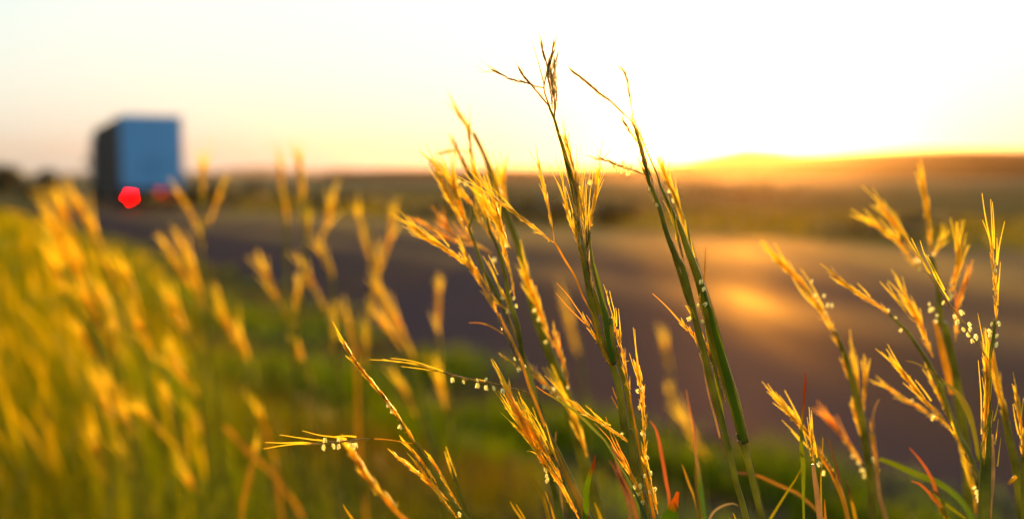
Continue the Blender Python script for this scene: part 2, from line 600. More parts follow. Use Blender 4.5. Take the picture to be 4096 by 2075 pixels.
ridge('hills', 800, [(-2600, 470), (690, 470), (770, 452), (830, 434), (950, 426), (1100, 424), (1400, 423), (1600, 416), (1720, 405), (1800, 387), (1870, 373), (1930, 376), (1990, 384), (2060, 385), (2200, 381), (2350, 377), (2450, 377), (2576, 379), (3400, 385), (5200, 420)], 380,
      hill_mat('hill_brown', (0.040, 0.022, 0.010), (0.070, 0.038, 0.018), 0.02), 'low brown hills along the horizon below the sun')
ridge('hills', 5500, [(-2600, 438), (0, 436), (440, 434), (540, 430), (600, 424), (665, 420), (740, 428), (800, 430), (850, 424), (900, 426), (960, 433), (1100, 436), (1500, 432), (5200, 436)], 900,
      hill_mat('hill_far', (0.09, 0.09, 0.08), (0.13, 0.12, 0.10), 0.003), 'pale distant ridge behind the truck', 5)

# ------------------------------------------------------------------ haze (air)
HAZE = 0.000085
if HAZE > 0:
    mb = MB()
    mb.box((0, 2900, 99.0), 15000, 9000, 202)
    m, n, l = new_mat('haze_air')
    out = n.new("ShaderNodeOutputMaterial")
    pv = n.new("ShaderNodeVolumePrincipled")
    pv.inputs['Color'].default_value = (1.0, 0.56, 0.27, 1)
    pv.inputs['Density'].default_value = HAZE
    pv.inputs['Anisotropy'].default_value = 0.905
    l.new(pv.outputs[0], out.inputs['Volume'])
    hz = mb.build('haze', m, smooth=False)
    tag(hz, 'thin warm evening haze in the air', kind='stuff')

# ------------------------------------------------------------------ truck
def make_truck():
    D0 = 43.0
    Lc = Vector((-(1288 - 310) / 2504 * D0, D0, 0))            # rear left corner on the ground
    head = Vector((-0.50, 1, 0)).normalized()
    right = Vector((head.y, -head.x, 0))
    root = empty('truck', Lc + right * 1.25)
    ang = math.atan2(-head.x, head.y)
    root.rotation_euler = (0, 0, ang)
    tag(root, 'box trailer truck with blue rear doors and red tail light driving away', 'truck')
    side = solid_mat('trailer_side_grey', (0.055, 0.045, 0.045), 0.7, 0, 0.1, 0.6)
    door = solid_mat('door_blue', (0.075, 0.27, 0.56), 0.45, 0, 0.08, 0.8)
    dark = solid_mat('chassis_black', (0.02, 0.02, 0.02), 0.7)
    rub = solid_mat('tyre_rubber', (0.018, 0.018, 0.018), 0.85)
    rimm = solid_mat('wheel_steel', (0.3, 0.3, 0.3), 0.45, 0.6)
    trim = solid_mat('trailer_frame_blue', (0.10, 0.26, 0.48), 0.5)
    redr = solid_mat('red_reflector', (0.55, 0.03, 0.02), 0.3)
    lit = emit_mat('lit_tail_light', (1.0, 0.0, 0.0), 60)
    orng = solid_mat('orange_marker', (0.9, 0.25, 0.03), 0.4)
    # local: x right, y forward, rear at y=0
    b = MB(); b.box((0, 8.0, 2.52), 2.5, 15.9, 3.02)
    body = b.build('trailer_box', side, root, smooth=False)
    b = MB()
    for sx in (-1.262, 1.262):
        b = MB()
        for k in range(24): b.box((sx, 0.4 + k * 0.66, 2.55), 0.02, 0.05, 2.9)
        b.build('side_ribs', side, body, smooth=False)
    b = MB(); b.box((0, 0.03, 4.05), 2.54, 0.1, 0.06); b.box((0, 0.0, 0.98), 2.54, 0.16, 0.1)
    b.box((-1.25, 0.0, 2.53), 0.06, 0.14, 2.98); b.box((1.25, 0.0, 2.53), 0.06, 0.14, 2.98)
    b.build('rear_frame', trim, body, smooth=False)
    for sx in (-1, 1):
        b = MB(); b.box((sx * 0.605, 0.0, 2.53), 1.19, 0.06, 2.96)
        d = b.build('rear_door', door, root, smooth=False)
        b = MB()
        for q in (0.25, 0.9):
            b.tube([Vector((sx * q, -0.05, 1.08)), Vector((sx * q, -0.05, 3.98))], 0.018, 6)
        b.build('locking_bar', trim, d)
        b = MB(); b.box((sx * 0.25 + sx * 0.1, -0.065, 1.9), 0.26, 0.03, 0.05)
        b.build('door_handle', dark, d, smooth=False)
        b = MB()
        for z in (1.3, 2.1, 2.9, 3.7): b.box((sx * 1.18, -0.04, z), 0.12, 0.03, 0.07)
        b.build('hinge', trim, d, smooth=False)
    b = MB()
    b.box((-0.5, 7.2, 0.86), 0.14, 14.6, 0.22); b.box((0.5, 7.2, 0.86), 0.14, 14.6, 0.22)
    for y in (0.6, 3, 5.5, 8, 11): b.box((0, y, 0.86), 0.86, 0.1, 0.16)
    b.box((-0.5, 0.3, 0.66), 0.1, 0.1, 0.2); b.box((0.5, 0.3, 0.66), 0.1, 0.1, 0.2)
    b.build('chassis', dark, root, smooth=False)
    b = MB(); b.box((0, 0.03, 0.55), 2.42, 0.1, 0.56)
    b.build('bumper', dark, root, smooth=False)
    for sx in (-1, 1):
        b = MB(); b.box((sx * 0.95, 0.95, 0.52), 0.6, 0.02, 0.86)
        b.build('mud_flap', dark, root, smooth=False)
    def light(name, x, z, w, h, mat, lab=None):
        b = MB(); b.box((x, -0.06, z), w, 0.05, h)
        o = b.build(name, mat, root, smooth=False)
        if lab: o['label'] = lab
    light('tail_light', -0.95, 0.56, 0.17, 0.15, lit, 'lit red tail light')
    light('tail_light', 1.0, 0.70, 0.2, 0.13, redr)
    light('tail_light', 0.32, 0.76, 0.34, 0.16, emit_mat('dim_tail_light', (1.0, 0.03, 0.0), 0.8), 'faint red rear light')
    light('reflector', 0.62, 0.48, 0.9, 0.14, orng, 'orange reflective strip')
    b = MB(); b.box((-0.1, -0.05, 0.52), 0.5, 0.02, 0.11); b.build('number_plate', solid_mat('plate_yellow', (0.5, 0.4, 0.06), 0.4), root, smooth=False)
    def wheel(x, y, r=0.52, w=0.30):
        b = MB()
        cx = Vector((x, y, r))
        n = 28
        prof = [(-w / 2, r * 0.6), (-w / 2, r * 0.93), (-w / 2 + 0.04, r), (w / 2 - 0.04, r), (w / 2, r * 0.93), (w / 2, r * 0.6)]
        for k in range(n):
            an = 2 * math.pi * k / n
            for (ox, rr) in prof:
                b.v.append(cx + Vector((ox, math.cos(an) * rr, math.sin(an) * rr))); b.c.append(None)
        m_ = len(prof)
        for k in range(n):
            for j in range(m_):
                j2 = (j + 1) % m_
                b.f.append((k * m_ + j, k * m_ + j2, ((k + 1) % n) * m_ + j2, ((k + 1) % n) * m_ + j))
        wo_ = b.build('wheel', rub, root)
        b = MB()
        b.tube([cx + Vector((-w / 2 + 0.05, 0, 0)), cx + Vector((w / 2 - 0.05, 0, 0))], r * 0.6, 20)
        b.tube([cx + Vector((-w / 2, 0, 0)), cx + Vector((w / 2, 0, 0))], r * 0.2, 10)
        b.build('rim', rimm, wo_, smooth=False)
    for y in (1.9, 3.15, 4.4):
        for sx in (-1, 1): wheel(sx * 1.08, y)
    for y in (14.2, 15.5): 
        for sx in (-1, 1): wheel(sx * 1.08, y)
    for sx in (-1, 1): wheel(sx * 1.05, 19.3)
    b = MB()
    for sx in (-1, 1): b.tube([Vector((sx * 0.95, 12.2, 0.0 + 0.03)), Vector((sx * 0.95, 12.2, 0.9))], 0.06, 8); b.box((sx * 0.95, 12.2, 0.02), 0.25, 0.25, 0.04)
    b.build('landing_gear', dark, root, smooth=False)
    b = MB()
    for sx in (-1, 1):
        b.box((sx * 1.2, 9.2, 0.62), 0.04, 8.2, 0.62)
    b.build('light_block_panel', dark, root, smooth=False)  # dark side panels added to keep light from coming through beneath the trailer
    cabm = solid_mat('cab_paint_dark', (0.09, 0.10, 0.13), 0.35)
    b = MB()
    sec = [(17.6, 1.05), (17.6, 3.55), (18.3, 3.75), (19.2, 3.1), (19.9, 2.1), (20.0, 1.05)]
    for sx in (-1.24, 1.24):
        for (y, z) in sec: b.v.append(Vector((sx, y, z))); b.c.append(None)
    k = len(sec)
    b.f.append(tuple(range(k))); b.f.append(tuple(range(2 * k - 1, k - 1, -1)))
    for i in range(k): b.f.append((i, i + k, (i + 1) % k + k, (i + 1) % k))
    cab = b.build('cab', cabm, root, smooth=False)
    b = MB()
    for sx in (-1, 1): b.box((sx * 1.245, 18.9, 2.3), 0.02, 0.7, 0.55)
    b.build('side_window', solid_mat('cab_glass', (0.02, 0.025, 0.03), 0.1), cab, smooth=False)
    for sx in (-1, 1):
        b = MB(); b.box((sx * 1.42, 19.3, 2.3), 0.2, 0.1, 0.5); b.box((sx * 1.29, 19.3, 2.45), 0.1, 0.04, 0.04)
        b.build('wing_mirror', dark, cab, smooth=False)
    b = MB(); b.box((0, 17.2, 0.92), 0.9, 5.4, 0.2); b.build('tractor_frame', dark, root, smooth=False)
make_truck()

# ------------------------------------------------------------------ distant car
def make_car():
    D0 = 74.0
    x = (135 - 1288) / 2504 * D0
    root = empty('car', (x, D0, 0.0))
    root.rotation_euler = (0, 0, R(24))
    tag(root, 'small blue grey car far off at the left, half hidden by tall grass', 'car')
    paint = solid_mat('car_paint', (0.07, 0.09, 0.13), 0.5, spec=.2)
    glass = solid_mat('car_glass', (0.02, 0.025, 0.03), 0.1)
    rub = solid_mat('car_tyre', (0.02, 0.02, 0.02), 0.8)
    b = MB()
    low = [(0, .35), (0, .85), (.5, .95), (4.0, .9), (4.3, .75), (4.35, .35)]
    top = [(.6, .95), (1.1, 1.42), (2.5, 1.45), (3.3, .92)]
    def prism(sec, w0, w1=None):
        k0 = len(b.v)
        for s_ in (-1, 1):
            for (y, z) in sec:
                w = w0 if (w1 is None or z < 1.1) else w1
                b.v.append(Vector((s_ * w, y, z))); b.c.append(None)
        k = len(sec)
        b.f.append(tuple(k0 + i for i in range(k))); b.f.append(tuple(k0 + k + i for i in range(k))[::-1])
        for i in range(k): b.f.append((k0 + i, k0 + i + k, k0 + (i + 1) % k + k, k0 + (i + 1) % k))
    prism(low, .88)
    prism(top, .82, .62)
    body = b.build('body', paint, root, smooth=False)
    b = MB(); prism([(.75, 1.0), (1.06, 1.36), (1.09, 1.36), (.8, 1.0)], .7, .58)
    b.build('rear_window', glass, body, smooth=False)
    for sx in (-1, 1):
        for y in (.85, 3.4):
            w = MB(); w.tube([Vector((sx * .72, y, .32)), Vector((sx * .9, y, .32))], .32, 18); w.build('wheel', rub, root)
        w = MB(); w.box((sx * .7, -.01, .72), .28, .03, .16); w.build('tail_light', solid_mat('car_lamp_red', (.5, .04, .03), .3), root, smooth=False)
make_car()

# ------------------------------------------------------------------ bushes
def bush(px, py, D, w, h, label, n=2600, kind='bush'):
    """a leafy bush standing on the ground at distance D, picture column px (2576 wide)"""
    x = (px - 1288) / 2504 * D
    base = Vector((x, D, gz(x, D)))
    root = empty('bush', base)
    tag(root, label, 'bush', 'bushes on the plain beyond the road')
    rg = np.random.RandomState(int(px * 7 + D) + 5000)
    lob = [(rg.uniform(-.5, .5) * w, rg.uniform(-.5, .5) * w * .7, rg.uniform(.25, .75) * h, rg.uniform(.22, .42)) for _ in range(9)]
    mb = MB()
    for k in range(n):
        lx, ly, lz, lr = lob[k % 9]
        v = rg.normal(size=3); v /= np.linalg.norm(v)
        rr = rg.uniform(.5, 1.1)
        c = Vector((lx + v[0] * lr * w * .6 * rr, ly + v[1] * lr * w * .5 * rr, max(0.05, lz + v[2] * lr * h * rr)))
        s_ = rg.uniform(.02, .05) * h + .03
        a = Vector(rg.normal(size=3)).normalized(); q = a.cross(Vector(rg.normal(size=3))).normalized()
        i = len(mb.v)
        mb.v += [c - a * s_, c + q * s_ * .5, c + a * s_, c - q * s_ * .5]; mb.c += [None] * 4
        mb.f.append((i, i + 1, i + 2, i + 3))
    mb.build('crown', M['bush'], root)
    t = MB()
    for k in range(6):
        lx, ly, lz, lr = lob[k]
        t.tube([Vector((0, 0, -0.02)), Vector((lx * .3, ly * .3, lz * .45)), Vector((lx, ly, lz))], [.05 * h * .5, .02 * h, .008 * h], 5)
    t.build('trunk', M['bark'], root)
bush(585, 500, 46, 5.0, 1.3, 'dark low bush just right of the truck, behind a blurred seed head', 5000)
bush(1085, 520, 35, 3.2, .72, 'low dark bush across the road, left of the sharp grass stalks')
bush(1360, 520, 31.5, 3.6, 1.05, 'largest dark brown bush directly behind the tall sharp grass stalk')
bush(1500, 530, 30, 2.2, .7, 'low bush peeping out right of the largest dark bush')
bush(1755, 525, 62, 5.5, 1.2, 'bush in the orange glow left of the sun glare on the road')
bush(1925, 520, 66, 5.5, 1.15, 'bush in the orange glow right above the sun glare on the road')
bush(2230, 535, 24, 3.0, .55, 'low bush on the far verge right of the sun glare')
bush(60, 480, 66, 4.5, 2.3, 'dark bush far left above the tall golden grass', 5000)
bush(-60, 490, 72, 6.0, 1.9, 'dark bush cut off by the left edge')
bush(885, 515, 44, 3.5, .8, 'small bush on the plain between two blurred seed stalks')

# ------------------------------------------------------------------ blades as one mass (numpy)
def blades(name, x, y, h, w, lean_x, lean_y, c0, c1, mat, prof, seed, label, cat=None, zoff=0.0, kind='stuff', gl=None, parent=None, base=None, local_z=None):
    rg = np.random.RandomState(seed)
    n = len(x)
    z0 = (ground_z(x, y) if local_z is None else local_z) - 0.01
    ts = np.array([p[0] for p in prof]); ws = np.array([p[1] for p in prof])
    K = len(prof)
    yaw = rg.uniform(0, math.pi, n)
    ax, ay = np.cos(yaw), np.sin(yaw)
    V = np.zeros((n, K, 2, 3)); C = np.ones((n, K, 2, 4))
    bend = rg.uniform(0.6, 1.4, n)
    for k in range(K):
        t = ts[k]
        cx = x + lean_x * h * t ** 1.8 * bend
        cy = y + lean_y * h * t ** 1.8 * bend
        cz = z0 + h * t * (1 - 0.12 * t * bend)
        for s_ in (0, 1):
            sg = (s_ - .5) * w * ws[k]
            V[:, k, s_, 0] = cx + ax * sg; V[:, k, s_, 1] = cy + ay * sg; V[:, k, s_, 2] = cz
        tt = t ** 2.8
        C[:, k, :, :3] = (c0 * (1 - tt) + c1 * tt)[:, None, :]
    if base is not None:
        V -= np.array(base)
    me = bpy.data.meshes.new(name)
    nv = n * K * 2
    nf = n * (K - 1)
    me.vertices.add(nv)
    me.vertices.foreach_set('co', V.astype(np.float32).ravel())
    b = (np.arange(n) * K * 2)[:, None]
    f = np.concatenate([np.stack([b + 2 * k, b + 2 * k + 1, b + 2 * k + 3, b + 2 * k + 2], 2) for k in range(K - 1)], 1).reshape(-1)
    me.loops.add(nf * 4)
    me.loops.foreach_set('vertex_index', f.astype(np.int32))
    me.polygons.add(nf)
    me.polygons.foreach_set('loop_start', (np.arange(nf) * 4).astype(np.int32))
    me.polygons.foreach_set('use_smooth', np.ones(nf, bool))
    me.update(calc_edges=True)
    at = me.color_attributes.new("tint", 'FLOAT_COLOR', 'POINT')
    at.data.foreach_set('color', C.astype(np.float32).ravel())
    me.materials.append(mat)
    o = bpy.data.objects.new(name, me)
    COL.objects.link(o)
    if parent is not None: o.parent = parent
    if kind: tag(o, label, cat, gl, kind)
    elif label: tag(o, label, cat, gl)
    return o

def fan(n, d0, d1, rg, a0=-0.62, a1=0.62, pw=1.0):
    u = rg.uniform(0, 1, n) ** pw
    D = d0 * (d1 / d0) ** u
    a = rg.uniform(a0, a1, n)
    return a * D, D

BL = ((0, 1.0), (.35, .95), (.7, .65), (1, .05))
HD = ((0, .30), (.55, .25), (.66, .30), (.74, 1.3), (.86, 1.5), (.95, .8), (1, .05))
GREEN = np.array([0.040, 0.085, 0.001]); GOLD = np.array([0.34, 0.20, 0.004]); OLIVE = np.array([0.12, 0.13, 0.002]); STRAW = np.array([0.66, 0.34, 0.012])
rg = np.random.RandomState(3)
def cols(n, a, b, s, rg):
    t = np.clip(rg.normal(.5, s, n), 0, 1)[:, None]
    return (a * (1 - t) + b * t) * rg.uniform(.75, 1.25, n)[:, None]
# verge grass on the bank, camera side
x, y = fan(95000, 1.35, 34, rg)
s = side_dist(x, y, NR)
cl = np.sin(x * 2.3 + 1.3 * y) + np.sin(y * 1.9 - x * 1.1 + 1) + np.sin(x * 5.1 - y * 3.3)
keep = (s > -0.15 + 0.25 * cl * .3) & ((cl > -0.35) | (x / y < -.12) | (rg.uniform(0, 1, len(x)) < .22))
left = sm((-(x / y) - .20) / .27)            # the verge grows taller towards the left
keep &= (rg.uniform(0, 1, len(x)) < np.where(x / y > .03, .35, .85)) | (left > .3)
keep &= (rg.uniform(0, 1, len(x)) < 0.8 + 0.2 * np.clip(left + s * .1, 0, 1))
x, y, s, left = x[keep], y[keep], s[keep], left[keep]
n = len(x)
h = (0.10 + 0.38 * sm(s / 3.0) * (0.20 + .80 * left)) * rg.uniform(.5, 1.15, n)
w = np.maximum(.0035, .0011 * y) * rg.uniform(.7, 1.4, n)
pt = .5 + .5 * np.clip(np.sin(x * 3.1 + np.sin(y * 1.7) * 1.5) + np.sin(y * 2.3 - x * 1.9 + 2) * .8, -1, 1)     # 0 dry brown patch .. 1 fresh green
patch = (np.array([1.35, .75, 1.5]) * (1 - pt[:, None]) + np.array([.95, 1.15, 1.0]) * pt[:, None]) * (1 - left[:, None]) + left[:, None]
patch *= (.65 + .55 * pt)[:, None] * (1 - left[:, None]) + left[:, None]
blades('verge_grass', x, y, h, w, rg.normal(-.18, .28, n), rg.normal(0, .25, n), cols(n, GREEN, OLIVE, .3, rg) * patch, patch * cols(n, OLIVE * 1.15, GOLD * .85, .35, rg) * left[:, None] + patch * cols(n, GREEN, OLIVE * 1.35 * np.array([1.15, .85, 1]), .3, rg) * (1 - left[:, None]), M['verge'], BL, 11,
       'dense green and golden grass covering the roadside bank', 'grass')
# seed stalks standing over it
x, y = fan(1900, 2.1, 34, rg, a1=.15)
s = side_dist(x, y, NR); left = sm((-(x / y) - .24) / .25)
keep = (s > .6) & (rg.uniform(0, 1, len(x)) < left)
x, y, s, left = x[keep], y[keep], s[keep], left[keep]
n = len(x)
h = (.20 + .36 * sm(s / 3.0)) * rg.uniform(.7, 1.12, n)
blades('seeding_grass', x, y, h, np.maximum(.006, .0022 * y) * rg.uniform(.7, 1.3, n), rg.normal(-.18, .15, n), rg.normal(0, .15, n), cols(n, OLIVE, GOLD, .3, rg), cols(n, GOLD, STRAW, .3, rg), M['verge'], HD, 12,
       'golden seed stalks standing over the green verge grass', 'grass')
# far verge of the road
x, y = fan(26000, 14, 80, rg, -.62, .66, .9)
s = side_dist(x, y, FR)
keep = (s < -0.1) & (s > -14)
x, y, s = x[keep], y[keep], s[keep]; n = len(x)
blades('far_verge_grass', x, y, (.08 + .12 * sm(-s / 3)) * rg.uniform(.6, 1.3, n), .0016 * y * rg.uniform(.7, 1.4, n), rg.normal(-.1, .3, n), rg.normal(0, .3, n),
       cols(n, GREEN, OLIVE, .3, rg) * np.array([1.3, .85, 1]) * np.where(s > -4, 1.3, .8)[:, None], cols(n, OLIVE, GOLD, .3, rg) * np.array([1.2, .88, 1]) * np.where(s > -4, 1.5, .9)[:, None], M['verge'], BL, 13, 'yellow green grass along the far side of the road', 'grass')

# leafy tufts near the road edge
def tuft(px, py, D, r, h, label, n=420):
    x0 = (px - 1288) / 2504 * D
    b = Vector((x0, D, gz(x0, D)))
    rg = np.random.RandomState(int(px))
    rr = r * np.sqrt(rg.uniform(0, 1, n)); an = rg.uniform(0, 6.28, n)
    x = x0 + rr * np.cos(an); y = D + rr * np.sin(an)
    hh = h * (1 - .5 * (rr / r) ** 2) * rg.uniform(.55, 1.1, n)
    G2 = np.array([0.050, 0.060, 0.003])
    o = blades('grass_tuft', x, y, hh, np.full(n, .008) * rg.uniform(.7, 1.5, n), .5 * np.cos(an) * rr / r + rg.normal(-.05, .1, n), .5 * np.sin(an) * rr / r, cols(n, G2, GREEN, .3, rg), cols(n, G2 * 1.4, OLIVE * 1.1, .3, rg),
               M['verge'], BL, int(px), label, 'grass tuft', gl='low green tufts at the road edge', kind=None, base=b)
    o.location = b
tuft(690, 0, 9.2, .9, .34, 'green tuft at the road edge behind the blurred golden stalks')
tuft(1120, 0, 7.4, .55, .30, 'green tuft on the near road edge left of the sharp grass stalks')
tuft(1250, 0, 5.6, .45, .30, 'green tuft below the long left pointing raceme')
tuft(1480, 0, 5.4, .42, .34, 'green tuft behind the foot of the main grass stalk')
tuft(1730, 0, 4.8, .30, .26, 'small green tuft between the two tall sharp stalks')
tuft(1990, 0, 4.6, .36, .36, 'bushy green tuft right of the right tall stalk')
tuft(2370, 0, 3.9, .36, .20, 'low green tuft under the blurred grass at right')
tuft(2180, 0, 4.0, .26, .20, 'small yellowish tuft under the long green leaf at right')
tuft(1000, 0, 4.6, .5, .34, 'green tuft below the horizontal flowering raceme')
tuft(830, 0, 6.0, .6, .36, 'green tuft between blurred stalks left of centre')

# ------------------------------------------------------------------ traced grass plants
ANTHER = None
def anther_mesh():
    mb = MB()
    for sg in (-1, 1):
        p = Vector((sg * 0.00030, 0, 0))
        mb.bract(p, Vector((sg * .15, 0, -1)), 0.0030, 0.0016, Vector((sg, -.3, 0)), ((0, .5), (.2, .95), (.5, 1), (.8, .95), (1, .35)))
        
    for k in range(10):
        p = Vector((rnd.uniform(-.0007, .0007), rnd.uniform(-.0007, .0007), -rnd.uniform(.0002, .0023)))
        d = Vector((p.x, p.y, -.0002)).normalized()
        mb.thread([p, p + d * .0008], .00007)
    return mb
class Plant:
    def __init__(s, d, root_px, label, cat='grass stalk', name='grass_stalk', group='grass stalks in the foreground', ext=None):
        s.d = d
        p = W(root_px[0], root_px[1], d)
        s.foot = s._foot(p, ext)
        s.root = empty(name, s.foot)
        tag(s.root, label, cat, group)
        s.base = s.foot.copy()
        s.k = d / FPX
        s.last = None
    def _foot(s, p, ext):
        dx = ext if ext is not None else 0.05
        x, y = p.x + dx, p.y + rnd.uniform(-.01, .03)
        return Vector((x, y, gz(x, y)))
    def pts(s, px, dd=0.0, wob=0.0):
        n = len(px)
        ph = rnd.uniform(0, 6)
        dd0, dd1 = dd if isinstance(dd, (tuple, list)) else (dd, dd)
        out = []
        for i, (x, y) in enumerate(px):
            t = i / max(1, n - 1)
            out.append(W(x, y, s.d + dd0 + (dd1 - dd0) * t + wob * math.sin(ph + t * 4)))
        return out
    def stem(s, px, w, mat='stem', to_ground=False, dd=0.0, name='stem', parent=None, nodes=(), sides=7, n=None, sheath=None):
        """px from tip to foot; w px widths tip..foot"""
        q = s.pts(px, dd)
        m = n or max(8, len(px) * 4)
        c = catmull(q, m)
        wd = [lerp_list(w, i / (m - 1)) * s.k / 2 * (1.18 if mat == 'stem' else 1) for i in range(m)]
        if to_ground:
            e = c[-1]; f = s.foot
            t = (c[-1] - c[-3]).normalized()
            d_ = (e - f).length
            a1 = e + t * d_ * .35
            ext = []
            for i in range(1, 11):
                u = i / 10
                ext.append(e * (1 - u) ** 3 + (e + t * d_ * .3) * 3 * u * (1 - u) ** 2 + (f + Vector((0, 0, .35 * d_))) * 3 * u * u * (1 - u) + (f - Vector((0, 0, .01))) * u ** 3)
            c += ext
            wd += [wd[-1] * (1 + .3 * i / 10) for i in range(1, 11)]
        mb = MB()
        rad = list(wd)
        for nd in nodes:
            i = int(nd * (m - 1))
            rad[i] *= 1.3
        mb.tube(c, rad, sides)
        return mb.build(name, M[mat], parent or s.root, s.base)
    def leaf(s, px, w, c0=(0.12, 0.2, 0.03), c1=None, tip=None, to_ground=False, dd=0.0, name='leaf', parent=None, tilt=0.0):
        """px tip to foot"""
        q = s.pts(px, dd)
        m = max(10, len(px) * 4)
        c = catmull(q, m)
        wd = [lerp_list(w, i / (m - 1)) * s.k for i in range(m)]
        if to_ground:
            e = c[-1]; f = s.foot
            t = (c[-1] - c[-3]).normalized(); d_ = (e - f).length
            for i in range(1, 9):
                u = i / 8
                c.append(e * (1 - u) ** 3 + (e + t * d_ * .3) * 3 * u * (1 - u) ** 2 + (f + Vector((0, 0, .35 * d_))) * 3 * u * u * (1 - u) + (f - Vector((0, 0, .01))) * u ** 3)
                wd.append(wd[-1])
        c1 = c1 or c0
        c0 = tuple(v * .5 for v in c0); c1 = tuple(v * .42 for v in c1)
        def colf(t):
            if tip and t < tip[1]:
                k = max(0, min(1, (tip[1] - t) / (tip[1] * .5)))
                return tuple(a * (1 - k) + b * .55 * k for a, b in zip(c1, tip[0]))
            return tuple(a * (1 - t) + b * t for a, b in zip(c1, c0))
        mb = MB()
        mb.ribbon(c, wd, Vector((math.sin(tilt), -math.cos(tilt), 0.0)), .3, colf)
        return mb.build(name, M['leaf'], parent or s.root, s.base)
    def head(s, px, w=16, awns=(), auto=(0, 0, 0), anth=(), mat='seed', dd=0.0, awn='awn', stalk=None, parent=None, gap=.42, aw=4.5, fluff=1.0, name='seed_head'):
        """px: tip -> base of the raceme.  w width px.  awns: explicit polylines from the body outwards.
        auto=(count, length px, spread) adds awns leaving the upper body towards the tip"""
        q = s.pts(px, dd, .002)
        L = sum((b - a).length for a, b in zip(q, q[1:]))
        k = s.k
        c = catmull(q, 60)
        mb = MB()
        mb.tube(c, [w * k * .14 * (.5 + .5 * i / 59) for i in range(60)], 5)
        spl = max(w * 3.0, 22) * k
        n = max(4, int(L / (spl * gap)))
        for i in range(n):
            t = (i + .4) / n
            j = min(57, max(1, int(t * 58)))
            p = c[j]
            up = (c[j - 1] - c[j + 1]).normalized()
            sd = up.cross(Vector((0, 1, 0)))
            if sd.length < .01: sd = Vector((1, 0, 0))
            sd.normalize()
            fb = up.cross(sd)
            sg = 1 if i % 2 else -1
            an = rnd.uniform(-.9, .9)
            off = (sd * math.cos(an) * sg + fb * math.sin(an))
            body = .55 + .45 * math.sin(math.pi * min(1, t * 1.1 + .12))
            ww = w * k * rnd.uniform(.30, .48) * body * (.78 if s.d > .58 else 1)
            dr = (up + off * rnd.uniform(.06, .2) * fluff).normalized()
            mb.bract(p + off * w * k * .16, dr, spl * rnd.uniform(.8, 1.15), ww * 1.15, off)
            mb.bract(p - off * w * k * .02, dr, spl * rnd.uniform(.7, 1.0), ww * .8, -off)
            if rnd.random() < .5:
                dr = (up - off * .25 * fluff).normalized()
                mb.bract(p - off * w * k * .1, dr, spl * .7, ww * .7)
            if rnd.random() < .6 * fluff:      # fine hairs catching the light
                for _ in range(3):
                    hd = (up + Vector((rnd.uniform(-1, 1), rnd.uniform(-1, 1), rnd.uniform(-1, 1))) * .8).normalized()
                    hp = p + off * w * k * rnd.uniform(.2, .45)
                    mb.thread([hp, hp + hd * w * k * rnd.uniform(.4, .8)], max(.7 * k, .00004))
        o = mb.build(name, M[mat], parent or s.root, s.base)
        # awns
        ab = MB()
        cnt = 0
        for a in awns:
            qa = s.pts(a, dd, .001)
            m = 10
            ca = catmull(qa, m)
            ab.thread(ca, [aw * k / 2 * (1 - .7 * i / (m - 1)) for i in range(m)]); cnt += 1
        na, la, spd = auto
        na = int(na * 1.7); la *= 1.2
        for i in range(na):
            t = rnd.uniform(0, .75)
            j = max(1, int(t * 58)); p = c[j]
            up = (c[j - 1] - c[j + 1]).normalized()
            v = Vector((rnd.gauss(0, 1), rnd.gauss(0, 1), rnd.gauss(0, 1))) * spd
            d1 = (up + v * .9).normalized(); d2 = (up + v * 1.4 + Vector((-.03, 0, -.02))).normalized()
            ll = la * k * rnd.uniform(.55, 1.1)
            p1 = p + d1 * ll * .5
            ab.thread([p, p.lerp(p1, .5), p1, p1 + d2 * ll * .5], [aw * k * .5, aw * k * .42, aw * k * .34, aw * k * .15]); cnt += 1
        if cnt:
            ab.build('awns', M[awn], o, s.base)
        for (ax, ay) in anth:
            s.anther(ax, ay, o, dd, c)
        if stalk:
            s.stem(stalk, [w * .3, w * .35], 'straw', dd=dd, name='seed_head_stalk', parent=o)
        return o
    def anther(s, ax, ay, parent, dd, c):
        global ANTHER
        if ANTHER is None:
            am = anther_mesh()
            o = am.build('anther', M['anther'])
            ANTHER = o.data
            bpy.data.objects.remove(o)
        ddv = (dd[0] + dd[1]) / 2 if isinstance(dd, (tuple, list)) else dd
        p = W(ax, ay, s.d + ddv)
        o = bpy.data.objects.new('anther', ANTHER)
        COL.objects.link(o)
        o.parent = parent
        # hang it off the nearest point of the seed head
        near = min(c, key=lambda v: (v - p).length)
        off = p - near
        sc_ = rnd.uniform(.7, 1.15)
        o.location = p - s.base + Vector((0, 0, .0011 * sc_))
        o.rotation_euler = (rnd.uniform(-.5, .5), math.atan2(-off.x, .8 * abs(off.z) + .002) * .9, rnd.uniform(0, 3))
        o.scale = (sc_,) * 3

